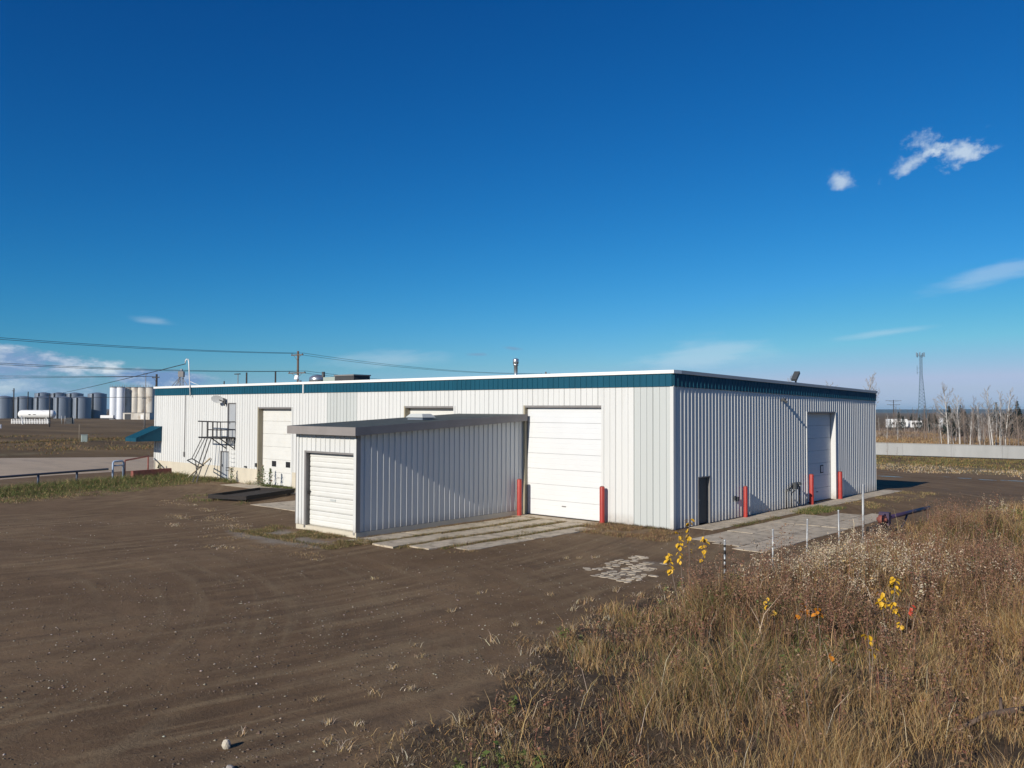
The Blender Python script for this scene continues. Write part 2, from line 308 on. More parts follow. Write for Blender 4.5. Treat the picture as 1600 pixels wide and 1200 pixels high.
def ground_mat():
    t = dm.node_tree; n = t.nodes; l = t.links; b = n['Principled BSDF']; b.inputs['Roughness'].default_value = .95; b.inputs['Specular IOR Level'].default_value = .15
    geo = n.new('ShaderNodeNewGeometry'); P = geo.outputs['Position']
    def noise(sc, det=5, ro=.6, st=(1, 1, 1), rot=0, dist=0):
        m = n.new('ShaderNodeMapping'); m.inputs['Scale'].default_value = st; m.inputs['Rotation'].default_value = (0, 0, rot); l.new(P, m.inputs[0])
        o = n.new('ShaderNodeTexNoise'); o.inputs['Scale'].default_value = sc; o.inputs['Detail'].default_value = det; o.inputs['Roughness'].default_value = ro; o.inputs['Distortion'].default_value = dist
        l.new(m.outputs[0], o.inputs['Vector']); return o.outputs[0]
    def rg(v, a, c, lo=0, hi=1):
        r = n.new('ShaderNodeMapRange'); r.inputs[1].default_value = a; r.inputs[2].default_value = c; r.inputs[3].default_value = lo; r.inputs[4].default_value = hi; l.new(v, r.inputs[0]); return r.outputs[0]
    def mixc(f, a, c):
        m = n.new('ShaderNodeMix'); m.data_type = 'RGBA'; l.new(f, m.inputs[0])
        for i, v in ((6, a), (7, c)):
            if isinstance(v, tuple): m.inputs[i].default_value = (*v, 1)
            else: l.new(v, m.inputs[i])
        return m.outputs[2]
    def mt(op, a, c):
        m = n.new('ShaderNodeMath'); m.operation = op
        for i, v in enumerate((a, c)):
            if isinstance(v, (int, float)): m.inputs[i].default_value = v
            else: l.new(v, m.inputs[i])
        return m.outputs[0]
    big = noise(.13, 4); mid = noise(.9, 6, .7); fin = noise(14, 6, .75); grit = noise(60, 3, .7)
    def arcs(cx, cy, fr, fa, det=4):
        """noise drawn out along arcs round a turning point: wheel tracks"""
        sp = n.new('ShaderNodeSeparateXYZ'); l.new(P, sp.inputs[0]); dx = mt('SUBTRACT', sp.outputs[0], cx); dy = mt('SUBTRACT', sp.outputs[1], cy)
        r_ = mt('SQRT', mt('ADD', mt('MULTIPLY', dx, dx), mt('MULTIPLY', dy, dy)), 0); a_ = mt('ARCTAN2', dy, dx); cv = n.new('ShaderNodeCombineXYZ'); l.new(mt('MULTIPLY', r_, fr), cv.inputs[0]); l.new(mt('MULTIPLY', a_, fa), cv.inputs[1])
        o = n.new('ShaderNodeTexNoise'); o.noise_dimensions = '2D'; o.inputs['Scale'].default_value = 1; o.inputs['Detail'].default_value = det; o.inputs['Roughness'].default_value = .6; l.new(cv.outputs[0], o.inputs['Vector']); return o.outputs[0]
    def masked(v, m, lo, hi): return mt('ADD', .5, mt('MULTIPLY', mt('SUBTRACT', v, .5), rg(m, lo, hi)))
    trk = masked(arcs(-38., -14., 2.2, 5.0), noise(.11, 3), .34, .54); trk2 = masked(arcs(-9., -34., 2.0, 2.4), noise(.13, 3, .5, (1, 1.3, 1), .7), .38, .58)
    c = mixc(rg(big, .35, .65), (.146, .093, .052), (.216, .144, .083))
    c = mixc(rg(mid, .42, .75, 0, .65), c, (.096, .063, .036))
    c = mixc(rg(trk, .50, .66, 0, .9), c, (.225, .160, .092))
    c = mixc(rg(trk2, .50, .68, 0, .75), c, (.205, .146, .085))
    c = mixc(rg(trk, .46, .34, 0, .45), c, (.094, .064, .040))
    c = mixc(rg(fin, .52, .74, 0, .6), c, (.058, .040, .028))
    c = mixc(rg(grit, .64, .74, 0, .35), c, (.24, .20, .165))
    # fields and verges, by the painted region masks carried on the sheet
    def attr(k):
        a = n.new('ShaderNodeAttribute'); a.attribute_name = k; return a.outputs['Fac']
    edge = mt('ADD', mt('MULTIPLY', mt('SUBTRACT', mid, .5), 1.6), mt('MULTIPLY', mt('SUBTRACT', fin, .5), .8))
    def region(k, cola, colb, sc, st=(1, 1, 1), base=None):
        f = rg(mt('ADD', attr(k), edge), .3, .7); q = noise(sc, 6, .7, st, .35)
        return mixc(f, base, mixc(rg(q, .35, .65), cola, colb))
    c = region('litter', (.045, .032, .022), (.115, .083, .052), 3.0, base=c)
    c = region('field', (.095, .062, .030), (.215, .145, .072), .05, (.35, 1.6, 1), base=c)
    c = region('straw', (.12, .095, .045), (.26, .205, .115), .5, (.3, 1, 1), base=c)
    c = region('pale', (.17, .145, .12), (.25, .215, .175), 1.2, base=c)
    l.new(c, b.inputs['Base Color'])
    h = mt('ADD', mt('MULTIPLY', fin, .55), mt('ADD', mt('MULTIPLY', grit, .25), mt('ADD', mt('MULTIPLY', mid, 1.4), mt('ADD', mt('MULTIPLY', trk, .75), mt('MULTIPLY', trk2, .5)))))
    bp = n.new('ShaderNodeBump'); bp.inputs['Strength'].default_value = .75; bp.inputs['Distance'].default_value = .045; l.new(h, bp.inputs['Height']); l.new(bp.outputs[0], b.inputs['Normal'])
ground_mat()
gm = mesh_np('ground', np.stack([GX, GY, GZ], -1).reshape(-1, 3), GF, dm, smooth=True)
gxr, gyr = GX.ravel(), GY.ravel()
def setattr_f(k, v):
    a = gm.attributes.new(k, 'FLOAT', 'POINT'); a.data.foreach_set('value', np.asarray(v, np.float32).ravel())
setattr_f('litter', np.clip(sstep(-1.0, .8, gxr-weed_edge(gyr))*sstep(24, 15, gyr), 0, 1)*1.3-.3)
leftfield = sstep(-47.5, -50, gxr)
setattr_f('field', np.maximum(leftfield, sstep(50, 53, gyr+.15*gxr))*1.6-.6)
setattr_f('straw', (np.exp(-((gyr+.1*gxr-56)/6.5)**2)*(gxr > -60)+np.exp(-((gxr+.35*gyr+84)/7)**2)*.8+np.exp(-((gxr+.35*gyr+112)/10)**2)*.7)*1.5-.5)
pale = np.exp(-(((gxr+9)/4.0)**2+((gyr+12.2)/1.7)**2))+.9*np.exp(-(((gxr-3.7)/1.6)**2+((gyr+8.5)/3)**2))+.7*np.exp(-(((gxr+12)/3)**2+((gyr+12.0)/1.5)**2))+.6*np.exp(-(((gxr+18)/6)**2+((gyr+8.6)/1.2)**2))
setattr_f('pale', pale*1.2-.55)
tag(link('ground', gm), 'dark brown packed dirt yard and the fields beyond it', kind='structure')

def sheet(name, poly, mat, dz=.004, step=None, kind='structure', label=None, parent=None, thick=None):
    mb = MB(); n = len(poly)
    top = [(x, y, g1(x, y)+dz) for x, y in poly]
    if thick:
        mb.add(top+[(x, y, z-thick) for x, y, z in top], [tuple(range(n)), tuple(range(2*n-1, n-1, -1))]+[(i, (i+1) % n, n+(i+1) % n, n+i) for i in range(n)])
    else: mb.add(top, [tuple(range(n))])
    o = mb.build(name, mat, parent)
    if parent is None: tag(o, label, kind=kind)
    return o
pm('paved', (.43, .335, .235), .95, var=.10, scale=.25, stretch=(.4, 1.4, 1), dark=(.29, .23, .17), dthr=(.5, .75), bump=.3, bscale=3)
sheet('paved_lot', [(-44.5, -45), (-46.4, -14), (-49.2, -6), (-50, 4), (-50, 26), (-60, 26), (-67.7, 10.1), (-76.2, -1.5), (-92, -45)], 'paved', .006, label='pale gravel lot beyond the blue pipe rail')

# concrete aprons, each slab a piece of its own
def slab_group(name, label, polys, dz=.016):
    e = tag(empty(name), label, kind='structure')
    for p in polys:
        p = [(x+random.uniform(-.02, .02), y+random.uniform(-.02, .02)) for x, y in p]
        z0 = max(g1(x, y) for x, y in p)
        mb = MB(); n = len(p); cx = sum(q[0] for q in p)/n; cy = sum(q[1] for q in p)/n; dzz = dz+random.uniform(-.005, .005)
        ins = [(cx+(x-cx)*(1-.02), cy+(y-cy)*(1-.012)) for x, y in p]
        vs = [(x, y, z0-.25) for x, y in p]+[(x, y, z0+dzz-.006) for x, y in p]+[(x, y, z0+dzz) for x, y in ins]
        fs = [tuple(range(2*n, 3*n))]+[(k+i, k+(i+1) % n, k+n+(i+1) % n, k+n+i) for k in (0, n) for i in range(n)]
        mb.add(vs, fs).build('slab', 'concrete', e)
    return e
def rough_strip(x0, x1, y0, y1, cuts, jit=.05):
    ys = [y0]+cuts+[y1]
    out = []
    for a, b in zip(ys[:-1], ys[1:]):
        m = max(3, int((b-a)/.5)); le = [(x0+random.uniform(-jit, jit), a+(b-a-.03)*i/m) for i in range(m+1)]; re = [(x1+random.uniform(-jit, jit), a+(b-a-.03)*i/m) for i in range(m+1)]
        out.append(le[::-1]+[(x0*.6+x1*.4, a-.008)]+re)
    return [list(reversed(p)) if False else p for p in out]
strips = []
for x0, x1, y0, y1, cuts in [(-7.55, -6.5, -11.0, -1.05, [-8.1, -4.4]), (-6.2, -5.05, -10.9, -1.05, [-7.4, -3.9]), (-4.75, -3.7, -10.3, -1.05, [-6.6, -3.2]), (-3.4, -2.55, -9.4, -1.9, [-5.9])]:
    strips += rough_strip(x0, x1, y0, y1, cuts)
strips += rough_strip(-8.15, -3.3, -.98, -.06, [])
slab_group('concrete_apron', 'weathered concrete strips with weeds between, before the largest white overhead door', strips)
slab_group('concrete_apron', 'concrete slabs behind the small shed, before the overhead door with two black panes', [q for x0, x1 in ((-33, -27.2), (-27.1, -21.2), (-21.1, -12.3)) for q in rough_strip(x0, x1, -6.9 if x0 > -22 else -1.9, -.12, [-3.6] if x0 > -22 else [])])
slab_group('concrete_pad', 'flat concrete slabs beside the shaded end wall, behind the metal fence posts', [q for x0, x1, y0, y1 in ((1.75, 2.9, -1.6, 9.0), (2.94, 4.05, -2.1, 10.6), (4.09, 5.25, -2.7, 11.6)) for q in rough_strip(x0, x1, y0, y1, [1.4, 5.3], .012)])
slab_group('concrete_walk', 'narrow concrete walk along the foot of the shaded end wall', rough_strip(.07, 1.2, 1.2, 25.2, [4.2, 7.2, 10.4, 13.2, 17.8, 21.0], .03))
fr = tag(empty('broken_slab'), 'crumbled pale concrete slab remnants breaking up in the dirt', kind='structure')
for ax, ya_, yb_, wd_ in ((2.75, -9.6, -5.6, .85), (3.75, -10.7, -6.3, .95), (4.55, -10.4, -8.4, .5)):
    y = ya_
    while y < yb_:
        ly = random.uniform(.10, .30); x = ax-wd_/2
        while x < ax+wd_/2:
            lx = random.uniform(.14, .42); cx, cy = x+lx/2, y+ly/2
            env = math.exp(-((cx-ax)/(wd_*.42))**4)*(1-abs((cy-(ya_+yb_)/2)/((yb_-ya_)/2))**4)
            if float(fbm(cx*1.9+3, cy*1.5+8, 3)) < .32+.34*env and env > .15:
                n = random.randint(6, 9); a0 = random.random()*6.3
                pts = [(cx+.56*lx*math.cos(a0+6.283*i/n)*random.uniform(.65, 1.1), cy+.56*ly*math.sin(a0+6.283*i/n)*random.uniform(.65, 1.1)) for i in range(n)]
                z = g1(cx, cy); t_ = .006+.012*random.random()
                MB().add([(a, b, z-.05) for a, b in pts]+[(cx+(a-cx)*.94, cy+(b-cy)*.94, z+t_) for a, b in pts], [tuple(range(n, 2*n))]+[(i, (i+1) % n, n+(i+1) % n, n+i) for i in range(n)]).build('concrete_fragment', 'concrete', fr)
            x += lx+.02
        y += ly+.03

# ------------------------------------------------------------------ corrugated siding
PITCHR = .32; RH = .030
def rib_profile(x0, x1, rh=RH, pitch=PITCHR, hb=.027):
    """(x, out) outline of ribbed sheet between x0 and x1, ribs on multiples of pitch"""
    pts = [(x0, 0.)]
    k0 = math.floor(x0/pitch)-1
    for k in range(k0, int(math.ceil(x1/pitch))+2):
        c = k*pitch
        for dx, o in ((-hb, 0), (-.016, rh), (.016, rh), (hb, 0)):
            if x0+.002 < c+dx < x1-.002: pts.append((c+dx, o))
    pts.append((x1, 0.)); return pts
def rib_panel(x0, x1, z0, z1, top=None, rh=RH, pitch=PITCHR, off=.02):
    """sheet in the local xz plane facing -y; top(x) gives a sloping upper edge"""
    pr = rib_profile(x0+.0015, x1-.0015, rh, pitch, .027 if rh > .022 else .036); n = len(pr); mb = MB()
    tz = top or (lambda x: z1)
    vs = [(x, -off-o, z0) for x, o in pr]+[(x, -off-o, tz(x)) for x, o in pr]
    mb.add(vs, [(i, i+1, n+i+1, n+i) for i in range(n-1)]+[(0, n, n, 0)][:0])
    # returns at both ends so a sheet has thickness
    mb.add([(x0+.0015, -off, z0), (x0+.0015, 0, z0), (x0+.0015, 0, tz(x0)), (x0+.0015, -off, tz(x0))], [(0, 1, 2, 3)])
    mb.add([(x1-.0015, -off, z0), (x1-.0015, 0, z0), (x1-.0015, 0, tz(x1)), (x1-.0015, -off, tz(x1))], [(3, 2, 1, 0)])
    return mb
def clad(parent, x0, x1, zb, top, openings, rz, loc, width=.96, matf=None, off=.02, pitch=PITCHR, rh=RH):
    """cut the wall into sheets round its openings, each sheet an object"""
    e = [x0, x1]; k = math.ceil(x0/width)
    while k*width < x1:
        if k*width > x0+.05: e.append(k*width)
        k += 1
    for o in openings: e += [o[0], o[1]]
    e = sorted(set(round(v, 4) for v in e if x0-1e-6 <= v <= x1+1e-6))
    for a, b in zip(e[:-1], e[1:]):
        if b-a < .01: continue
        m = (a+b)/2; zs = [(zb(m) if callable(zb) else zb, None)]; cur = zb(m) if callable(zb) else zb
        for o in sorted([o for o in openings if o[0] < m < o[1]], key=lambda o: o[2]):
            if o[2] > cur+.02: sheet_(parent, a, b, cur, o[2], None, rz, loc, matf, off, pitch, rh)
            cur = max(cur, o[3])
        sheet_(parent, a, b, cur, None, top, rz, loc, matf, off, pitch, rh)
def sheet_(parent, a, b, z0, z1, top, rz, loc, matf, off, pitch, rh):
    m = matf((a+b)/2) if matf else 'siding'
    o = rib_panel(a, b, z0, z1, top, rh, off=off, pitch=pitch).build('siding_panel', m, parent, loc, rz)

# ------------------------------------------------------------------ the warehouse
BL, BD, HT, HF = 46.28, 24.0, 6.69, 6.25
wh = tag(empty('warehouse', (0, 0, 0)), 'long white ribbed-metal warehouse with a dark teal band under the roof edge', 'warehouse')
opA = [(-31.55, -27.71, 0, 5.03), (-16.86, -13.05, 0, 5.09), (-8.15, -3.62, 0, 5.12), (-36.38, -35.25, 0, 2.06), (-35.48, -34.40, 2.98, 5.41)]
opB = [(2.02, 3.08, 0, 2.11), (13.55, 17.45, 0, 4.87)]
TH = .32
def wall_core(x0, x1, z1f, ops, rz, name):
    """solid wall behind the sheets, with real openings"""
    mb = MB(); xs = sorted(set([x0, x1]+[v for o in ops for v in o[:2]]))
    for a, b in zip(xs[:-1], xs[1:]):
        m = (a+b)/2; cur = -.3
        for o in sorted([o for o in ops if o[0] < m < o[1]], key=lambda o: o[2]):
            if o[2] > cur and o[2] > 0: mb.box(a, b, 0, TH, cur, o[2])
            cur = o[3]
        za, zb = z1f(a), z1f(b)
        mb.add([(a, 0, cur), (b, 0, cur), (b, TH, cur), (a, TH, cur), (a, 0, za), (b, 0, zb), (b, TH, zb), (a, TH, za)], [(0, 3, 2, 1), (4, 5, 6, 7), (0, 1, 5, 4), (2, 3, 7, 6), (0, 4, 7, 3), (1, 2, 6, 5)])
    return mb.build(name, 'grey_trim', wh, None, rz)
topA = lambda x: 6.4; topB = lambda y: 6.4-(HT-HF)/BD*y
wA = wall_core(-BL, 0, topA, opA, 0, 'wall'); wB = wall_core(TH+.001, BD, topB, opB, R(90), 'wall')
MB().box(-BL+.0, -BL+.3, TH+.002, BD, -.3, 6.2).build('wall', 'siding', wh)
MB().box(-BL+.3, -.33, BD-.3, BD-.001, -.3, 6.0).build('wall', 'siding', wh)
fA = lambda x: 6.03
matA = lambda x: 'siding_grey' if (-2.09 < x < 0 or -24.2 < x < -21.4) else 'siding'
clad(wA, -BL, 0, lambda x: 1.0 if x < -22.3 else .04, fA, opA, 0, None, matf=matA)
fB = lambda y: 6.03-(HT-HF)/BD*y*.85
clad(wB, 0, BD, .04, fB, opB, 0, None, width=.90, pitch=.30, rh=.019)
# masonry skirt under the siding
for a, b in ((-BL, -36.40), (-35.23, -31.57), (-27.69, -22.3)): MB().box(a, b, -.045, -.002, -.25, .998).build('skirt', 'skirt', wh)
# teal band and white cap
faA = MB().box(-BL-.03, .025, -.055, .0-.003, 6.035, 6.5).build('fascia', 'teal', wh)
e = -BL
k = 0
while e < -.01:
    b = min(e+1.28, 0.0); b = 0.0 if b > -.2 else b
    if e < -26.41 < b: pass
    rib_panel(e, b, 6.0, 6.54, off=.062, rh=.026).build('fascia_panel', 'teal', faA); e = b
faB = MB().add([(.003, .0, 6.035), (.055, .0, 6.035), (.055, BD, 6.035-.374), (.003, BD, 6.035-.374), (.003, 0, 6.5), (.055, 0, 6.5), (.055, BD, 6.06), (.003, BD, 6.06)], [(0, 3, 2, 1), (4, 5, 6, 7), (0, 1, 5, 4), (2, 3, 7, 6), (0, 4, 7, 3), (1, 2, 6, 5)]).build('fascia', 'teal', wh)
tB = lambda y: 6.54-(HT-HF)/BD*y; bB = lambda y: 6.0-.374/BD*y
e = 0
while e < BD-.01:
    b = min(e+1.28, BD); pr = rib_profile(e+.0015, b-.0015, .016); n = len(pr); mb = MB()
    mb.add([(.062+o, x, bB(x)) for x, o in pr]+[(.062+o, x, tB(x)) for x, o in pr], [(i, i+1, n+i+1, n+i) for i in range(n-1)])
    mb.build('fascia_panel', 'teal', faB); e = b
MB().box(-26.47, -26.38, -.115, -.05, 5.99, 6.55).build('trim_strip', 'cap_white', wh)
MB().box(-BL-.12, .13, -.13, .5, 6.545, HT).build('roof_cap', 'cap_white', wh)
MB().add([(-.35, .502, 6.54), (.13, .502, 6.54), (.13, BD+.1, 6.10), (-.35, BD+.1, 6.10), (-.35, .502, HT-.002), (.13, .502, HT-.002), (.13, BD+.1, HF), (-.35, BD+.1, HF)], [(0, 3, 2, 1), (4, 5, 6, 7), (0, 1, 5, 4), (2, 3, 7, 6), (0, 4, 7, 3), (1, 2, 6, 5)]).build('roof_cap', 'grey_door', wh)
MB().add([(-BL, .48, 6.5), (-.3, .48, 6.5), (-.3, BD, 6.06), (-BL, BD, 6.06), (-BL, .48, 6.62), (-.3, .48, 6.62), (-.3, BD, 6.18), (-BL, BD, 6.18)], [(0, 3, 2, 1), (4, 5, 6, 7), (0, 1, 5, 4), (2, 3, 7, 6), (0, 4, 7, 3), (1, 2, 6, 5)]).build('roof', 'roof_felt', wh)
MB().add([(-.10, -.062, .02), (.062, -.062, .02), (.062, .10, .02), (.004, .10, .02), (.004, -.004, .02), (-.10, -.004, .02)]+[(x, y, 5.995) for x, y in ((-.10, -.062), (.062, -.062), (.062, .10), (.004, .10), (.004, -.004), (-.10, -.004))], [(0, 1, 7, 6), (1, 2, 8, 7), (2, 3, 9, 8), (3, 4, 10, 9), (4, 5, 11, 10), (5, 0, 6, 11)]).build('corner_trim', 'siding', wh)
MB().box(-BL-.05, -BL+.10, -.058, -.004, 1.0, 5.995).build('corner_trim', 'siding', wh)
def frame_trim(x0, x1, z1, rz, matj='jamb_wood', wid=.09, z0=.0, dep=.30, face='siding'):
    f = MB().box(x0-wid, x0+.012, -.058, dep, z0, z1+wid); f.build('door_frame', matj, wh, None, rz)
    MB().box(x1-.012, x1+wid, -.058, dep, z0, z1+wid).build('door_frame', face, wh, None, rz)
    MB().box(x0+.013, x1-.013, -.056, dep, z1-.012, z1+wid-.003).build('door_frame', face if False else 'grey_trim', wh, None, rz)
def overhead_door(x0, x1, z1, rz, nsec, mat, inset=.27, panes=(), z0=.03, extra=None):
    root = MB().box(x0, x1, inset+.03, inset+.05, 0, z1).build('overhead_door', 'rubber', wh, None, rz)
    h = (z1-z0)/nsec
    for i in range(nsec):
        a, b = z0+h*i+.004, z0+h*(i+1)-.004; mb = MB(); ch = .012
        # stepped section with a shadow joint and two shallow pressed grooves
        prof = [(0, a+ch*.6), (-.012, a+ch)]
        for q in (.34, .67):
            zc = a+(b-a)*q; prof += [(-.012, zc-.014), (-.006, zc-.005), (-.006, zc+.005), (-.012, zc+.014)]
        prof += [(-.012, b-ch), (0, b-ch*.6)]
        m = len(prof); vs = [(x0+.03, inset+o, z) for o, z in prof]+[(x1-.03, inset+o, z) for o, z in prof]
        mb.add(vs, [(j, m+j, m+j+1, j+1) for j in range(m-1)])
        mb.box(x0+.03, x1-.03, inset+.001, inset+.028, a, b)
        mb.build('door_section', mat, root)
    MB().box(x0+.02, x1-.02, inset-.02, inset+.02, -.0, z0).build('bottom_seal', 'rubber', root)
    MB().box(x0+.013, x0+.05, inset-.03, inset-.013, z0, z1).build('side_seal', 'grey_trim', root); MB().box(x1-.05, x1-.013, inset-.03, inset-.013, z0, z1).build('side_seal', 'grey_trim', root)
    MB().box(x0*.5+x1*.5-.12, x0*.5+x1*.5+.12, inset-.03, inset-.013, .5, .55).build('lift_handle', 'grey_trim', root)
    for (px, pz, w, hh, pmn) in panes:
        q = MB().box(px-w/2, px+w/2, inset-.035, inset-.013, pz-hh/2, pz+hh/2); q.build('door_window', pmn, root)
    return root
frame_trim(-31.55, -27.71, 5.03, 0); frame_trim(-16.86, -13.05, 5.09, 0); frame_trim(-8.15, -3.62, 5.12, 0, 'jamb_wood'); frame_trim(13.55, 17.45, 4.87, R(90), 'siding')
overhead_door(-31.55, -27.71, 5.03, 0, 6, 'door_cream', .30, [(-30.15, 1.42, .48, .36, 'glass'), (-28.55, 1.42, .48, .36, 'glass')])
overhead_door(-16.86, -13.05, 5.09, 0, 6, 'door_cream', .30)
overhead_door(-8.15, -3.62, 5.12, 0, 7, 'door_white', .14)
overhead_door(13.55, 17.45, 4.87, R(90), 7, 'door_white', .26, [(16.15, 1.75, .40, .44, 'rubber'), (16.15, 1.75, .30, .34, 'window_light')])
for o in wh.children:
    if o.name.startswith('overhead_door') and abs(o.rotation_euler.z) > 1:
        wn = [c for c in o.children if c.name.startswith('door_window')]
        for c in wn:
            if c.data.materials[0] == MATS['window_light']: c.location = (0, -.012, 0)
# personnel doors
def man_door(x0, x1, z0, z1, rz, mat, handle=True, inset=.05, left=True):
    f = MB(); f.box(x0, x0+.05, -.04, .2, z0, z1).box(x1-.05, x1, -.04, .2, z0, z1).box(x0+.05, x1-.05, -.04, .2, z1-.05, z1)
    f.build('door_frame', 'grey_trim', wh, None, rz)
    d = MB().box(x0+.055, x1-.055, inset, inset+.05, z0+.02, z1-.055).build('personnel_door', mat, wh, None, rz)
    hx = x0+.16 if left else x1-.16
    MB().box(hx-.03, hx+.03, inset-.03, inset-.001, z0+.95, z0+1.15).tube([(hx, inset-.03, z0+1.05), (hx, inset-.07, z0+1.05), (hx+.1, inset-.07, z0+1.05)], .012, 6).build('handle', 'chrome', d)
    h = MB()
    for q in (.25, .5, .75): h.box((x1-.07 if left else x0+.05), (x1-.05 if left else x0+.07), inset-.02, inset-.001, z0+(z1-z0)*q-.06, z0+(z1-z0)*q+.06)
    h.build('hinge', 'grey_trim', d)
    return d
man_door(-36.38, -35.25, 0, 2.06, 0, 'grey_door'); man_door(-35.48, -34.40, 2.98, 5.41, 0, 'grey_door'); man_door(2.02, 3.08, 0.03, 2.11, R(90), 'dark_door', inset=.10)
# rungs under the upper door, a kick rail, conduit, wall light
lad = MB()
for i in range(9): lad.tube([(-34.95, -.03, .5+i*.29), (-34.95, -.16, .5+i*.29), (-34.45, -.16, .5+i*.29), (-34.45, -.03, .5+i*.29)], .012, 5)
lad.build('wall_rung', 'white_paint', wh)
MB().tube([(-35.15, -.05, .95), (-35.15, -.3, .95), (-34.55, -.3, .95), (-34.55, -.05, .95)], .02, 6).tube([(-35.15, -.05, .75), (-35.15, -.3, .75), (-35.15, -.3, .95)], .02, 6).build('wall_bracket', 'black_steel', wh)
MB().tube([(-41.45, -.06, 5.98), (-41.5, -.06, 1.8)], .022, 6).box(-41.56, -41.44, -.12, -.05, 1.45, 1.8).build('conduit', 'grey_trim', wh)
MB().box(.02, .2, 10.4, 10.56, 5.5, 5.62).tube([(.1, 10.48, 5.56), (.28, 10.48, 5.42)], .06, 8).build('wall_light', 'dark_door', wh)
MB().box(.05, .12, 5.22, 5.34, .85, 1.05).box(.05, .14, 5.45, 5.6, .8, 1.0).build('outlet_box', 'dark_door', wh)
MB().box(-33.1, -32.9, -.16, -.05, 1.05, 1.15).build('hose_tap', 'dark_door', wh)
MB().box(-31.80, -31.66, -.13, -.05, 1.15, 1.4).build('switch_box', 'dark_door', wh)
# teal awning over the entrance at the far end of the long wall
awn = MB()
xa, xb, yo, zt, zf, zv = -46.75, -45.1, -2.05, 3.62, 2.78, 2.50
aw = empty('awning'); aw.parent = wh
nrib = 7
vs = []; prof = []
for i in range(nrib):
    c = xa+(xb-xa)*i/(nrib-1)
    prof += [(c-.05, 0), (c-.02, .03), (c+.02, .03), (c+.05, 0)]
n = len(prof)
MB().add([(x, -.05, zt+o) for x, o in prof]+[(x, yo, zf+o) for x, o in prof], [(i, i+1, n+i+1, n+i) for i in range(n-1)]).build('awning_roof', 'teal', aw)
MB().add([(x, yo-o, zf) for x, o in prof]+[(x, yo-o, zv) for x, o in prof], [(i, i+1, n+i+1, n+i) for i in range(n-1)]).build('awning_valance', 'teal', aw)
for xx in (xa, xb):
    MB().prism([(-.05, zt-.01), (yo+.01, zf-.01), (yo+.01, zv), (-.05, zv)], 'x', xx-.02, xx+.02).build('awning_side', 'teal', aw)
# electric service mast on the roof edge
MB().tube([(-40.45, -.2, 5.9), (-40.75, -.2, 8.45), (-40.85, -.2, 8.62), (-41.05, -.2, 8.66), (-41.22, -.2, 8.55), (-41.26, -.2, 8.35)], .040, 8).tube([(-40.6, -.2, 7.0), (-40.0, .3, 6.69)], .02, 6).build('service_mast', 'white_paint', wh)
# roof furniture: each a thing that stands on the roof
rf = lambda y: 6.62-.0183*y
t = tag(empty('chimney', (-15.9, 8, rf(8)-.06)), 'bright metal flue with flared collar on the warehouse roof', 'chimney'); t.scale = (.68, .68, 1)
MB().lathe([(.42, 0), (.40, .1), (.2, .62), (.17, .7), (.17, 1.28), (.24, 1.3), (.24, 1.36), (.16, 1.38)], 20).build('flue', 'chrome', t)
MB().lathe([(.16, 1.36), (.26, 1.42), (.27, 1.68), (.2, 1.7), (.0, 1.74)], 20).build('flue_cap', 'chrome', t)
t = tag(empty('roof_unit', (-29.4, 6, rf(6)-.05)), 'flat dark rooftop unit with pale green housing beyond the roof edge', 'roof unit'); t.scale = (1, 1, 1.35)
MB().box(-1.1, 1.05, -.7, .7, .05, .62).build('housing', 'soot', t); MB().box(-2.6, -1.12, -.6, .6, .03, .60).build('side_housing', 'unit_green', t); MB().box(-1.15, 1.1, -.75, .75, .625, .69).build('lid', 'grey_trim', t)
t = tag(empty('roof_vent', (-33.5, 6, rf(6)-.05)), 'round silver roof ventilator left of the flat rooftop unit', 'roof vent')
MB().lathe([(.5, 0), (.3, .25), (.3, .45), (.62, .5), (.62, .82), (.4, .98), (0, 1.05)], 18).build('ventilator', 'chrome', t); MB().box(-1.8, -.6, -.4, .4, .03, .3).build('curb', 'soot', t)
MB().tube([(.55, .1, .6), (.55, .1, 1.25)], .12, 8).build('stack', 'dark_door', t)
t = tag(empty('floodlight', (-27.75, .35, 6.69)), 'small white floodlight on the long roof edge near the wooden power pole', 'floodlight')
MB().tube([(0, 0, 0), (0, 0, .3)], .03, 6).build('stem', 'grey_trim', t); MB().prism([(-.12, .2), (-.06, .46), (.04, .43), (-.01, .19)], 'x', -.17, .17).build('lamp_head', 'white_paint', t)
t = tag(empty('floodlight', (-.6, 13.6, 6.3)), 'small dark floodlight tilted up above the shaded end wall', 'floodlight')
MB().tube([(0, 0, 0), (0, 0, .35)], .05, 6).build('stem', 'dark_door', t); MB().add([(-.15, -.2, .3), (.15, -.2, .3), (.15, .25, .72), (-.15, .25, .72), (-.15, -.28, .4), (.15, -.28, .4), (.15, .17, .84), (-.15, .17, .84)], [(0, 3, 2, 1), (4, 5, 6, 7), (0, 1, 5, 4), (2, 3, 7, 6), (0, 4, 7, 3), (1, 2, 6, 5)]).build('lamp_head', 'dark_door', t)
MB().tube([(-36.6, .3, 6.69), (-36.6, .3, 6.95)], .05, 6).build('roof_pin', 'dark_door', wh)
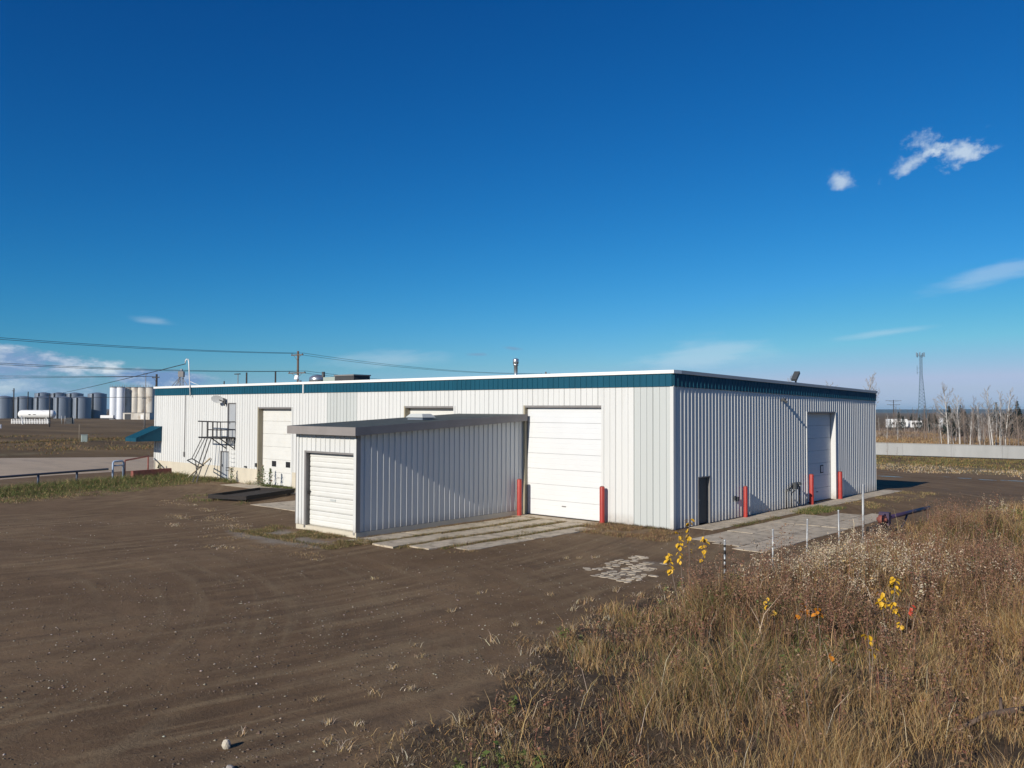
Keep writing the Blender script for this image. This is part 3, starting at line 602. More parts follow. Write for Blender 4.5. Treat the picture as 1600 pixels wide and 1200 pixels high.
# oval dish antenna high on the wall
t = tag(empty('dish_antenna', (-35.6, 0, 5.35)), 'grey oval dish antenna fixed high on the long white wall', 'antenna'); t.scale = (.62, .62, .72)
vs = []; fs = []; nn = 20
for j in range(6):
    rr = j/5
    for k in range(nn):
        a = 2*math.pi*k/nn; u = .72*rr*math.cos(a); v = .38*rr*math.sin(a); w_ = .16*rr*rr
        vs.append((-.78+u*.72-w_*.5, -.62-w_*.8+.62*u, .42+v-.12*u))
for j in range(5):
    for k in range(nn): fs.append((j*nn+k, j*nn+(k+1) % nn, (j+1)*nn+(k+1) % nn, (j+1)*nn+k))
mb = MB(); mb.add(vs, fs, True); mb.add([(x, y+.03, z) for x, y, z in vs], [f[::-1] for f in fs], True); mb.build('dish', 'dish_grey', t)
MB().tube([(-.7, -.6, .36), (-.2, -.35, .2), (-.05, -.03, -.1)], .05, 8).build('mount_arm', 'black_steel', t)
MB().prism([(-.38, .55), (.08, .5), (.12, .15), (-.05, -.22), (-.14, -.2), (-.3, .2)], 'y', -.34, -.28).build('mount_plate', 'dark_door', t)
# catwalk with its bent stair
t = tag(empty('catwalk', (-35.6, 0, 3.0)), 'black steel catwalk and bent stair below the upper grey door', 'catwalk')
bx0, bx1, yy = -1.75, 1.18, -1.15
mb = MB()
for y in (-.06, yy): mb.bar((bx0, y, 0), (bx1, y, 0), .075)
for x in (bx0, -.6, .3, bx1): mb.bar((x, yy, 0), (x, -.06, 0), .06)
mb.build('deck_frame', 'black_steel', t)
for i in range(9): MB().box(.02+i*.13, .12+i*.13, yy, -.06, .04, .06).build('deck_slat', 'black_steel', t)
mb = MB()
mb.bar((bx0-.1, yy, 1.12), (bx1, yy, 1.1), .06).bar((-.6, yy, .56), (bx1, yy, .56), .05).bar((bx1, yy, 1.1), (bx1, -.08, 1.1), .05).bar((bx1, yy, .56), (bx1, -.08, .56), .05)
mb.build('railing', 'black_steel', t)
for x in (-1.3, -.6, -.5, .1, .2, .72, bx1): MB().bar((x, yy, 0), (x, yy, 1.12), .05).build('railing_post', 'black_steel', t)
for x in (.0, 1.1): MB().bar((x, yy, -.02), (x, -.05, -.75), .055).bar((x, -.05, 0), (x, -.05, -.8), .055).build('brace', 'black_steel', t)
for x0_, x1_ in ((-.45, -.35), (.05, .15)): MB().bar((x0_, yy-.05, 0), (x1_, -2.3, -3.0), .06).build('stair_stringer', 'black_steel', t)
for x0_ in (-1.25, -.85): MB().bar((x0_, yy, 0), (x0_-.15, -1.85, -1.5), .045).build('stair_stringer', 'black_steel', t)
MB().bar((-1.5, -1.75, -1.45), (.1, -1.75, -1.85), .06).bar((-1.5, -2.1, -1.55), (.1, -2.1, -1.95), .06).bar((-1.5, -1.75, -1.45), (-1.5, -2.1, -1.55), .05).bar((.1, -1.75, -1.85), (.1, -2.1, -1.95), .05).build('stair_landing', 'black_steel', t)
MB().bar((-.95, -1.8, -1.5), (-.95, -1.6, -3.0), .05).build('prop', 'black_steel', t)
t = tag(MB().bar((-38.9, -1.25, 0), (-37.6, -.12, 1.5), .09).build('plank', 'lumber'), 'pale plank leaning on the wall beside the bent stair', 'plank')

# ------------------------------------------------------------------ the shed before the long wall
sh = tag(empty('shed'), 'low white metal shed with a dark flat roof and small roller door', 'shed')
SX0, SX1, SY0, SY1 = -11.85, -7.86, -10.3, -.075
zr = lambda y: 3.98+(y-SY0)*.047          # underside of the roof
core = MB(); x0_, x1_ = SX0+.02, SX1-.02
# front wall pieces round the door
DX0, DX1, DZ = -11.2, -8.03, 3.2
wsF = MB(); wsF.box(x0_, DX0, 0, .14, .1, zr(SY0)).box(DX1, x1_, 0, .14, .1, zr(SY0)).box(DX0, DX1, 0, .14, DZ, zr(SY0))
wF = wsF.build('wall', 'grey_trim', sh, (0, SY0, 0))
def side_core(x, nm):
    mb = MB(); a, b = SY0+.142, SY1
    mb.add([(x-.12, a, .1), (x, a, .1), (x, b, .1), (x-.12, b, .1), (x-.12, a, zr(a)), (x, a, zr(a)), (x, b, zr(b)), (x-.12, b, zr(b))], [(0, 3, 2, 1), (4, 5, 6, 7), (0, 1, 5, 4), (2, 3, 7, 6), (0, 4, 7, 3), (1, 2, 6, 5)])
    return mb.build(nm, 'grey_trim', sh)
wS = side_core(SX1-.02, 'wall'); side_core(SX0+.14, 'wall')
MB().box(x0_+.125, x1_-.125, SY1-.1, SY1-.001, .1, zr(SY1)).build('wall', 'siding', sh)
clad(wF, SX0, SX1, .215, lambda x: zr(SY0), [(DX0-.12, DX1+.12, 0, DZ+.06)], 0, None)
e = empty('side_sheets')
COL.objects.unlink(e); bpy.data.objects.remove(e)
yl = SY0
while yl < SY1-.01:
    b = min(yl+.96, SY1); pr = rib_profile(yl+.0015, b-.0015, .030, hb=.022); n = len(pr)
    MB().add([(SX1+o, x, .215) for x, o in pr]+[(SX1+o, x, zr(x)) for x, o in pr], [(i, i+1, n+i+1, n+i) for i in range(n-1)]).build('siding_panel', 'siding', wS); yl = b
MB().box(SX0-.02, SX1+.03, SY0-.06, SY1, -.35, .205).build('foundation', 'skirt', sh)
for xx in (SX0-.02, SX1-.10): MB().box(xx, xx+.14, SY0-.068, SY0-.002, .215, zr(SY0)-.01).build('corner_trim', 'siding' if xx < -9 else 'siding', sh)
MB().box(SX1+.003, SX1+.045, SY0-.068, SY0+.12, .215, zr(SY0)-.01).build('corner_trim', 'grey_trim', sh)
MB().box(SX0-.07, SX0-.022, SY0-.066, SY0+.06, .215, zr(SY0)-.01).build('corner_trim', 'grey_trim', sh)
MB().box(DX0-.12, DX0, -.06, .24, .1, DZ+.08).build('door_frame', 'grey_trim', sh, (0, SY0, 0)); MB().box(DX1, DX1+.12, -.06, .24, .1, DZ+.08).build('door_frame', 'siding', sh, (0, SY0, 0)); MB().box(DX0+.001, DX1-.001, -.058, .24, DZ, DZ+.078).build('door_frame', 'grey_trim', sh, (0, SY0, 0))
rd = MB().box(DX0, DX1, .20, .22, .205, DZ).build('roller_door', 'rubber', sh, (0, SY0, 0))
hs_ = (DZ-.215)/5
for i in range(5):
    a = .215+hs_*i; pr = [(0, a+.006)]
    for j in range(3):
        z0 = a+.006+(hs_-.012)*j/3; dz = (hs_-.012)/3
        pr += [(-.004, z0+.02), (-.022, z0+.05), (-.022, z0+dz-.03), (-.010, z0+dz-.006)]
    pr.append((0, a+hs_-.006)); m = len(pr)
    MB().add([(DX0+.02, .17+o, z) for o, z in pr]+[(DX1-.02, .17+o, z) for o, z in pr], [(j, m+j, m+j+1, j+1) for j in range(m-1)]).build('door_section', 'door_cream', rd)
MB().box(-9.75, -9.4, .125, .146, 1.28, 1.36).build('handle', 'siding_grey', rd); MB().box(DX0-.02, DX0+.06, .06, .15, 1.5, 1.62).tube([(DX0+.02, .1, 1.56), (DX0+.12, .1, 1.6)], .02, 6).build('latch', 'black_steel', rd)
# roof slab, grey fascia boards
ov = .33; ya, yb = SY0-.38, -.08; xa, xb = SX0-.28, SX1+ov
zt = lambda y: 4.30+(y-ya)*.047
MB().add([(xa+.03, ya+.03, zt(ya)-.32), (xb-.03, ya+.03, zt(ya)-.32), (xb-.03, yb, zt(yb)-.32), (xa+.03, yb, zt(yb)-.32), (xa+.03, ya+.03, zt(ya)-.01), (xb-.03, ya+.03, zt(ya)-.01), (xb-.03, yb, zt(yb)-.01), (xa+.03, yb, zt(yb)-.01)], [(0, 3, 2, 1), (4, 5, 6, 7), (0, 1, 5, 4), (2, 3, 7, 6), (0, 4, 7, 3), (1, 2, 6, 5)]).build('roof', 'roof_felt', sh)
def slant(x0, x1, y0, y1, d0, d1):
    return MB().add([(x0, y0, zt(y0)+d0), (x1, y0, zt(y0)+d0), (x1, y1, zt(y1)+d0), (x0, y1, zt(y1)+d0), (x0, y0, zt(y0)+d1), (x1, y0, zt(y0)+d1), (x1, y1, zt(y1)+d1), (x0, y1, zt(y1)+d1)], [(0, 3, 2, 1), (4, 5, 6, 7), (0, 1, 5, 4), (2, 3, 7, 6), (0, 4, 7, 3), (1, 2, 6, 5)])
slant(xa, xb, ya, ya+.03, -.33, .0).build('fascia_board', 'fascia_grey', sh)
slant(xb-.03, xb, ya+.031, yb, -.33, .0).build('fascia_board', 'fascia_grey', sh); slant(xa, xa+.03, ya+.031, yb, -.33, .0).build('fascia_board', 'fascia_grey', sh)
bpy.context.view_layer.update()
def skew(o):
    if o.type == 'MESH':
        for v in o.data.vertices: v.co.x -= .042*((o.matrix_world @ v.co).y-SY0)
    for c in o.children: skew(c)
skew(sh)
t = tag(empty('roof_vent', (-9.55, -5.5, zt(-5.5)-.01)), 'low pale metal vent box on the dark shed roof', 'roof vent')
t.scale = (.66, .66, .8)
MB().box(-.75, .75, -.5, .5, 0, .14).build('curb', 'galvanised', t)
MB().add([(-.85, -.6, .14), (.85, -.6, .14), (.85, .6, .14), (-.85, .6, .14), (-.6, -.4, .34), (.6, -.4, .34), (.6, .4, .34), (-.6, .4, .34)], [(0, 3, 2, 1), (4, 5, 6, 7), (0, 1, 5, 4), (2, 3, 7, 6), (0, 4, 7, 3), (1, 2, 6, 5)]).build('hood', 'siding_grey', t)

# ------------------------------------------------------------------ bollards
for (x, y, h, r, lab) in [(-7.98, -.62, 1.68, .115, 'red bollard between the shed and the largest white overhead door'), (-3.38, -.34, 1.6, .115, 'red bollard at the right edge of the largest white overhead door'),
                          (.19, 6.12, 1.42, .095, 'slim red bollard by the gas piping and dark door of the end wall'), (.22, 13.62, 1.58, .12, 'red bollard at the near edge of the end wall overhead door'), (.22, 17.62, 1.52, .12, 'red bollard at the far edge of the end wall overhead door')]:
    z = g1(x, y); t = tag(empty('bollard', (x, y, z)), lab, 'bollard', 'red bollards at the overhead doors')
    MB().lathe([(r, -.2), (r, h), (r*.93, h+.02)], 16).build('pipe', 'red_paint', t); MB().lathe([(r*.93, h+.02), (r*.6, h+.05), (0, h+.06)], 16).build('cap', 'faded_red', t)
# gas meter set on the end wall
t = tag(empty('gas_meter', (.12, 11.2, 0)), 'dark gas meter and piping at the foot of the shaded end wall', 'gas meter')
MB().tube([(.1, -.7, -.1), (.1, -.7, .95), (.12, -.4, 1.0), (.15, .1, 1.25), (.15, .5, 1.28), (.15, .8, 1.05), (.15, .8, .2), (.05, .9, .15)], .035, 8).tube([(.1, -.1, -.1), (.12, -.1, .8), (.15, .2, .9)], .03, 8).build('pipe', 'black_steel', t)
MB().cbox((.2, .15, .98), (.24, .34, .34), .05).build('meter_body', 'dark_door', t); MB().lathe([(.16, 0), (.17, .05), (.12, .12), (0, .14)], 14, (.16, .65, 1.18)).build('regulator', 'dark_door', t); MB().lathe([(.12, 0), (.13, .05), (.08, .1), (0, .12)], 14, (.14, -.6, .92)).build('regulator', 'dark_door', t)

# ------------------------------------------------------------------ yard things on the left
pts_ = [(-36.2, -20.5), (-37.6, -17.0), (-38.9, -13.4), (-39.9, -10.6), (-40.8, -7.9), (-41.55, -5.55)]
t = tag(empty('pipe_rail', (-40, -9, 0)), 'low blue pipe rail along the edge of the gravel lot', 'rail')
mb = MB(); mb.tube([(x+40, y+9, .80) for x, y in pts_], .07, 8); mb.build('rail', 'blue_paint', t)
for x, y in pts_[:-1]: MB().tube([(x+40, y+9, -.2), (x+40, y+9, .78)], .075, 8).build('post', 'blue_paint', t)
t = tag(empty('gate_frame', (-41.6, -5.2, 0)), 'pale blue upright hoop at the end of the blue pipe rail', 'frame')
MB().tube([(0, 0, -.2), (0, 0, 1.22), (-.05, .1, 1.3), (-.25, .75, 1.3), (-.3, .85, 1.22), (-.3, .85, -.2)], .07, 8).build('hoop', 'pale_blue_paint', t); MB().tube([(-.05, .1, 1.0), (-.27, .75, 1.0)], .05, 8).build('crossbar', 'pale_blue_paint', t)
t = tag(empty('pipe_rail', (-42, -4.2, 0)), 'red pipe rail running from the pale blue hoop to the warehouse corner', 'rail')
MB().tube([(0, 0, -.2), (0, 0, 1.25), (-.1, .1, 1.32), (-4.2, 3.7, 1.32)], .06, 8).build('rail', 'faded_red', t)
MB().tube([(-4.1, 3.6, -.2), (-4.1, 3.6, 1.3)], .06, 8).build('post', 'faded_red', t)
t = tag(MB().prism([(-.30, 0), (-.30, .10), (-.16, .26), (-.11, .68), (.11, .68), (.16, .26), (.30, .10), (.30, 0)], 'x', -1.65, 1.65).build('barrier', 'faded_red', None, (-40.75, -2.85, 0), R(105)), 'faded red concrete road barrier in the weeds by the warehouse wall', 'barrier')
# black steel rack lying on short feet
gr = tag(empty('steel_rack', (-24.4, -4.75, .03), R(112)), 'black rusty steel rack lying flat before the long wall', 'rack')
for y in (-1.2, 1.2): MB().box(-2.15, 2.15, y-.05, y+.05, .08, .30).build('side_beam', 'rust_steel', gr)
for x in (-2.2, 2.2): MB().box(x-.05, x+.05, -1.25, 1.25, .08, .30).build('end_beam', 'rust_steel', gr)
for i in range(17): MB().box(-2.1+i*.25, -2.1+i*.25+.13, -1.13, 1.13, .13, .17).build('slat', 'rust_steel', gr)
for x in (-2.0, 2.0):
    for y in (-1.0, 1.0): MB().box(x-.08, x+.08, y-.08, y+.08, -.05, .08).build('foot', 'rust_steel', gr)
t = tag(empty('concrete_block', (-18.6, -4.6, .03)), 'small pale concrete block with a pin beside the steel rack', 'block')
MB().cbox((0, 0, 0), (.42, .42, .34), .03).build('block', 'concrete', t); MB().tube([(0, 0, .3), (0, 0, .55)], .06, 8).build('pin', 'gal_post', t)
# metal fence posts in the weeds
for i, (x, y, h, lab, m) in enumerate([(7.2, -9.13, 1.34, 'dark blotched metal fence post nearest the yellow leafed saplings', 1), (7.2, -6.07, 1.33, 'bright thin fence post second from the blotched one', 0), (7.2, -3.54, 1.41, 'thin grey fence post third along the row in the weeds', 0), (7.2, -.73, 1.46, 'thin grey fence post fourth along the row in the weeds', 0), (7.2, 1.6, 2.22, 'tallest bright fence post beside the purple machine arm', 0)]):
    z = g1(x, y); t = tag(empty('fence_post', (x, y, z)), lab, 'fence post', 'metal fence posts in the weeds')
    t.rotation_euler = (random.uniform(-.02, .02), random.uniform(-.03, .03), 0)
    MB().tube([(0, 0, -.3), (0, 0, h-z)], .027 if h < 2 else .042, 10).build('pipe', 'gal_post', t)
    if m:
        for q in range(5): MB().lathe([(.030, 0), (.030, .07+.05*(q % 2))], 10, (0, 0, .35+q*.2)).build('dark_band', 'black_steel', t)
    MB().lathe([(.034, 0), (.034, .03), (0, .05)], 10, (0, 0, h-z-.01)).build('cap', 'gal_post', t)
t = tag(MB().tube([(0, 0, -.2), (.03, .05, .9), (.0, .02, 1.1)], [.02, .015, .01], 6).build('stake', 'lumber', None, (7.3, .3, g1(7.3, .3))), 'short thin wooden stake between the last two fence posts', 'stake')
# machine arm lying on its stand
t = tag(empty('auger_arm', (6.9, 4.3, g1(6.9, 4.3)-.28)), 'purple and red machine arm on a rusty stand in the weeds', 'machine')
mb = MB(); mb.box(-.22, .22, -.3, .3, .0, .7).box(-.42, .42, -.18, .18, .3, .6).tube([(-.5, 0, .45), (.5, 0, .45)], .16, 10); mb.build('stand', 'rust_steel', t)
MB().tube([(-.12, .25, .92), (.12, .25, .92)], .17, 16).tube([(-.2, .25, .92), (.2, .25, .92)], .07, 8).build('wheel_hub', 'faded_red', t)
MB().box(-.2, .2, .45, .7, .55, 1.18).build('gearbox', 'purple_paint', t)
MB().tube([(0, .4, .93), (0, 6.4, .88)], .085, 10).build('arm', 'purple_paint', t)
MB().tube([(0, 2.4, .15), (0, 3.4, .86)], .045, 8).build('strut', 'blue_paint', t); MB().tube([(0, 6.2, .0), (0, 6.2, .86)], .05, 8).build('leg', 'purple_paint', t)
def stone(r, sq=.7, seed=0, n=2):
    import bmesh
    bm = bmesh.new(); bmesh.ops.create_icosphere(bm, subdivisions=n, radius=r); rr = random.Random(seed)
    d = Vector((rr.uniform(.8, 1.3), rr.uniform(.8, 1.2), sq)); o = [rr.uniform(0, 50) for _ in range(2)]
    for v in bm.verts:
        q = v.co/r; f = 1+.45*(float(fbm(q.x*1.3+o[0], q.y*1.3+q.z*1.7+o[1], 2))-.5)
        v.co = Vector((v.co.x*d.x, v.co.y*d.y, v.co.z*d.z))*f
    me = bpy.data.meshes.new('stone'); bm.to_mesh(me); bm.free(); return me
cr = Vector((math.cos(YAW), math.sin(YAW), 0)); cf = Vector((-math.sin(YAW), math.cos(YAW), 0))
def place(px, d): return CAM+cf*d+cr*((px-800)/1339*d)
def put_stone(x, y, r, mat, lab, name='stone', seed=1, sq=.7, grp=None):
    me = stone(r, sq, seed); me.materials.append(MATS[mat]); o = link(name, me, None, (x, y, g1(x, y)+r*sq*.6)); return tag(o, lab, 'stone', grp)
put_stone(7.23, -24.44, .075, 'pale_stone', 'single pale stone with a sharp shadow on the bare dirt', seed=4, sq=1.05)
put_stone(8.05, -24.85, .06, 'stone', 'grey stone at the bottom edge of the dirt yard', seed=9)
for k, (x, y) in enumerate([(7.6, .9), (7.9, 1.6), (7.4, 1.9), (8.2, .6), (7.8, 2.4), (8.4, 1.5), (7.5, 3.1)]):
    put_stone(x, y, random.uniform(.13, .22), 'pale_stone', 'pale rubble stone heaped in the weeds below the machine arm', seed=20+k, grp='rubble heap below the machine arm')

# ------------------------------------------------------------------ vegetation
def blades(P, h, w, tint, lean=.35, az=None, mid=.55, droop=.5):
    """curved grass blades: base pair, mid pair, tip"""
    n = len(P); P = np.asarray(P, float); h = np.asarray(h)[:, None]; w = np.asarray(w)[:, None]
    a = rng.random(n)*2*np.pi if az is None else az
    d = np.stack([np.cos(a), np.sin(a), np.zeros(n)], 1); t_ = rng.random(n)*2*np.pi
    s = np.stack([np.cos(t_), np.sin(t_), np.zeros(n)], 1)*w*.5
    k = lean*(.3+1.2*rng.random((n, 1)))
    m = P+np.array([0, 0, 1])*h*mid+d*h*k*.4; tip = P+np.array([0, 0, 1])*h*(1-droop*k*.5)+d*h*k*1.15
    V = np.stack([P-s, P+s, m-s*.8, m+s*.8, tip], 1).reshape(-1, 3); b = np.arange(n)[:, None]*5
    F = np.concatenate([b+np.array([[0, 1, 3]]), b+np.array([[0, 3, 2]]), b+np.array([[2, 3, 4]])], 0)
    T = np.repeat(np.asarray(tint), 5, 0); return V, F, T
def leaves(P, size, tint, flat=.5):
    """small loose leaf quads"""
    n = len(P); a = rng.normal(size=(n, 3)); a[:, 2] *= flat; a /= np.linalg.norm(a, axis=1)[:, None]; b = np.cross(a, rng.normal(size=(n, 3))); b /= np.linalg.norm(b, axis=1)[:, None]
    s = np.asarray(size)[:, None]; V = np.stack([P-a*s, P+b*s*.45, P+a*s, P-b*s*.45], 1).reshape(-1, 3); i = np.arange(n)[:, None]*4
    return V, np.concatenate([i+np.array([[0, 1, 2]]), i+np.array([[0, 2, 3]])], 0), np.repeat(np.asarray(tint), 4, 0)
def join(name, parts, label, cat=None, mat='veg', kind='stuff'):
    V = []; F = []; T = []; o = 0
    for v, f, t_ in parts: V.append(v); F.append(f+o); T.append(t_); o += len(v)
    ob = link(name, mesh_np(name, np.concatenate(V), np.concatenate(F), mat, np.concatenate(T))); tag(ob, label, cat, kind=kind); return ob
def tints(n, cols, wts, var=.25):
    c = 1.3*np.array(cols)[rng.choice(len(cols), n, p=np.array(wts)/sum(wts))]; return c*(1+var*(rng.random((n, 1))*2-1))*(1+.08*(rng.random((n, 3))*2-1))
def with_z(x, y, dz=0): return np.stack([x, y, gz(x, y)+dz], 1)
STRAW = (.36, .255, .125); GOLD = (.285, .172, .064); BROWN = (.15, .092, .050); RED = (.165, .080, .052); PALE = (.47, .40, .30); OLIVE = (.095, .098, .032); GREEN = (.065, .095, .022); GREY = (.22, .175, .125); DARK = (.055, .038, .024)
def in_weeds(n, x0=5.5, x1=24, y0=-29, y1=19):
    x = rng.uniform(x0, x1, n); y = rng.uniform(y0, y1, n); return x, y
def sd_edge(x, y): return x-weed_edge(y)+(fbm(x*.6+3, y*.6, 3)-.5)*3.2
def ramp(x, y):
    """0 at the ragged edge, 1 in the thick of it; the front end of the strip thins out slowly"""
    wd = np.interp(y, [-40, -20, -15, -9], [4.6, 3.2, 2.2, 1.6]); return np.clip((sd_edge(x, y)+.2)/wd, 0, 1)
def hfield(x, y):
    """how tall the growth is at a place"""
    t_ = ramp(x, y); return (1-.7*bare(x, y))*(.09+.60*t_**1.2)*(.12+1.75*fbm(x*.5+40, y*.5+2, 3))*(.30+1.4*fbm(x*1.7+3, y*1.7+9, 2))
def gs(x, y, cx, cy, sx_, sy_): return np.exp(-(((x-cx)/sx_)**2+((y-cy)/sy_)**2))
def zone(x, y):
    """weights of pale fluff / red-brown weeds / straw / olive"""
    pale_ = gs(x, y, 9.0, -7.6, 1.1, 2.4)+.85*gs(x, y, 11.3, -8.4, 1.2, 1.6)+.8*gs(x, y, 7.9, -3.2, 1.0, 3.5)+.10*sstep(.55, .68, fbm(x*.5+2, y*.5+5, 3))
    red = np.clip(gs(x, y, 10.3, -11.6, 1.5, 1.6)+gs(x, y, 12.0, -5.5, 2.0, 3.0)+.7*gs(x, y, 7.6, -11.5, 1.2, 2.0)+.8*sstep(.50, .62, fbm(x*.33+7, y*.33+1, 3)), 0, 1)
    gold = np.clip(sstep(12.4, 14.8, x)+sstep(5, 10, y)*.7, 0, 1); ol = np.clip(gs(x, y, 8.6, -14.0, 1.8, 2.2)+.8*gs(x, y, 11, -17, 2.4, 2.4)+sstep(.50, .60, fbm(x*.28+70, y*.28+30, 3)), 0, 1)
    return pale_, red, gold, ol
def bare(x, y):
    """thin places where soil and litter show"""
    return np.clip(gs(x, y, 12.4, -20.6, 1.5, 1.3)+gs(x, y, 16.0, -17.4, 1.0, 1.0)+.8*gs(x, y, 10.2, -19.2, 1.2, 1.2)+.75*sstep(.54, .66, fbm(x*.7+61, y*.7+19, 3)), 0, 1)
def by(w, n, a, b): return np.where(np.clip(w, 0, 1)[:, None] > rng.random((n, 1)), a, b)
# 1 fine grass through the whole strip
n = 820000; x, y = in_weeds(n, x1=21); clump = fbm(x*1.5+11, y*1.5+4, 3); rp = ramp(x, y)
dist = np.hypot(x-CAM.x, y-CAM.y); near = 1/(1+((dist-10)/26)**2*.6)
keep = (rng.random(n) < (rp > 0)*(.22+.78*rp)*(.10+.98*sstep(.41, .57, clump))*(1-.7*bare(x, y))*near); x, y = x[keep], y[keep]; n = len(x)
pa, re, go, ol = zone(x, y); h = hfield(x, y)*(.30+.85*rng.random(n))
pt = fbm(x*.8+21, y*.8+77, 2)
tb = by(sstep(.4, .62, pt), n, tints(n, [STRAW, GOLD, GREY, BROWN], [.30, .25, .15, .30]), tints(n, [BROWN, DARK, GOLD, GREY, STRAW], [.32, .24, .22, .12, .10]))
tb = by(ol*.52*(1-go), n, tints(n, [OLIVE, GREEN, BROWN, (.15, .12, .05)], [.4, .15, .2, .25]), tb)
tb = by(re*.32, n, tints(n, [RED, BROWN, DARK], [.45, .4, .15]), tb)
tb = by(go*.45, n, tints(n, [STRAW, GOLD], [.5, .5]), tb)
A1 = blades(with_z(x, y, -.02), h, (.0035+.005*rng.random(n))*np.clip(dist[keep]/14, .8, 2.2), tb, .5)
# 2 litter: short flattened dead blades over the soil
n = 300000; x, y = in_weeds(n, x1=20); d = sd_edge(x, y); keep = rng.random(n) < sstep(-1.0, .8, d)*(.06+.94*sstep(.40, .62, fbm(x*1.1+31, y*1.1, 3)))*(.22+.78*np.exp(-((np.hypot(x-CAM.x, y-CAM.y)-12)/14)**2)); x, y = x[keep], y[keep]; n = len(x)
A2 = blades(with_z(x, y, .0), .04+.13*rng.random(n), .004+.006*rng.random(n), tints(n, [STRAW, BROWN, GREY, DARK, GOLD], [.24, .28, .14, .2, .14]), 1.5)
join('dry_grass', [A1, A2], 'tall dry brown and straw grass filling the strip on the right', 'grass')
# 3 dead weed stalks with ragged heads
def stalks(n, pick, hm, cols, wts, nleaf, lsz, head, hcols, sp=.10):
    x, y = in_weeds(n); d = sd_edge(x, y); keep = rng.random(n) < pick(x, y)*sstep(.2, 1.6, d)*(1-.9*bare(x, y)); x, y = x[keep], y[keep]; n = len(x); h = hm*hfield(x, y)*(.8+.7*rng.random(n))+.15
    P = with_z(x, y, -.02); lsz = lsz*np.clip(np.hypot(x-CAM.x, y-CAM.y)/22, .7, 1.5).mean(); a = rng.random(n)*2*np.pi; ln = .22*rng.random(n); st = blades(P, h, .010+.006*rng.random(n), tints(n, cols, wts), .15, a)
    k = rng.integers(0, n, n*nleaf); f = .15+.8*rng.random(len(k)); LP = P[k]+np.stack([np.cos(a[k])*h[k]*.12*f*f, np.sin(a[k])*h[k]*.12*f*f, h[k]*f], 1)+rng.normal(size=(len(k), 3))*sp*.35*np.array([1, 1, .5])
    lv = leaves(LP, lsz*(.5+rng.random(len(k))), tints(len(k), cols, wts))
    k = rng.integers(0, n, n*head); f = .72+.34*rng.random(len(k)); LP = P[k]+np.stack([np.cos(a[k])*h[k]*.14*f*f, np.sin(a[k])*h[k]*.14*f*f, h[k]*f*.96], 1)+rng.normal(size=(len(k), 3))*sp*.45*np.array([1, 1, .6])
    hd = leaves(LP, lsz*.62*(.5+rng.random(len(k))), tints(len(k), hcols, [1]*len(hcols)), .9)
    return [st, lv, hd]
pr_ = lambda x, y: np.clip(.05+.95*zone(x, y)[1]*sstep(.42, .58, fbm(x*1.3, y*1.3+60, 2)), 0, 1)
join('brown_weeds', stalks(40000, pr_, 1.2, [RED, BROWN, DARK], [.4, .4, .2], 11, .024, 13, [RED, (.20, .125, .08), (.26, .17, .115)]), 'dead red-brown weed stalks standing in the dry grass', 'weeds')
pw_ = lambda x, y: np.clip(.98*zone(x, y)[0]*sstep(-14.5, -11, y)*sstep(.36, .56, fbm(x*1.1+8, y*1.1+60, 2)), 0, 1)
join('pale_seedheads', stalks(34000, pw_, 1.05, [BROWN, GREY, STRAW], [.4, .3, .3], 8, .030, 26, [(.45, .38, .28), (.40, .33, .24), (.34, .27, .185)], .13), 'pale fluffy seed heads of dead weeds behind the fence posts', 'weeds')
pg_ = lambda x, y: np.clip(sstep(.58, .68, fbm(x*.55+90, y*.55+13, 3))*.9*sstep(13.5, 10, x), 0, 1)
join('green_weeds', stalks(9000, pg_, .55, [OLIVE, GREEN, (.12, .13, .05)], [.4, .35, .25], 22, .035, 6, [OLIVE, (.14, .13, .05)]), 'low patches of green weeds among the dry grass', 'weeds')
# scattered tall single stems
n = 2600; x, y = in_weeds(n); keep = sd_edge(x, y) > .9; x, y = x[keep], y[keep]; n = len(x)
join('grass_stems', [blades(with_z(x, y), hfield(x, y)*.9+.35+.35*rng.random(n), .008+.005*rng.random(n), tints(n, [STRAW, PALE, GOLD, BROWN], [.35, .2, .25, .2]), .45)], 'single tall straw stems rising above the weeds', 'grass')
# grass tufts out on the bare dirt, along walls, verges and slab joints
def tufts(pts, nb, h, sp, cols, wts, lean=.6, w=.008):
    pts = np.asarray(pts, float); k = np.repeat(np.arange(len(pts)), nb); hh = np.asarray(h if np.ndim(h) else np.full(len(pts), h))
    q = pts[k]+rng.normal(size=(len(k), 2))*(sp if np.ndim(sp) == 0 else np.asarray(sp)[k][:, None]); return blades(with_z(q[:, 0], q[:, 1], -.01), hh[k]*(.45+.75*rng.random(len(k))), w*(.7+.8*rng.random(len(k))), tints(len(k), cols, wts), lean)
n = 900; x = rng.uniform(3, 13, n); y = rng.uniform(-28, -6, n); d = sd_edge(x, y); keep = (d > -.7) & (d < 1.4) & (rng.random(n) < .6); P0 = np.stack([x[keep], y[keep]], 1); P0 = P0[rng.random(len(P0)) < .85]
iso = [(3.6, -16.3), (5.2, -18.9), (2.6, -14.3), (6.1, -20.3), (7.3, -20.9), (7.0, -21.5), (6.5, -22.3), (1.6, -7.6), (.9, -8.3), (1.2, -8.0), (5.9, -19.4), (-1, -15), (4.2, -13.2), (6.9, -24.0), (5.6, -16.2), (5.9, -15.6), (8.0, -22.6), (7.6, -22.9), (8.3, -23.4)]
join('dirt_tufts', [tufts(P0, 26, .10+.16*rng.random(len(P0)), .04+.07*rng.random(len(P0)), [STRAW, PALE, BROWN, GREY], [.4, .25, .2, .15], .8), tufts(iso, 30, .13, .06, [STRAW, PALE, GREY], [.5, .3, .2], .9)], 'small straw-coloured grass tufts scattered along the edge of the dirt', 'grass')
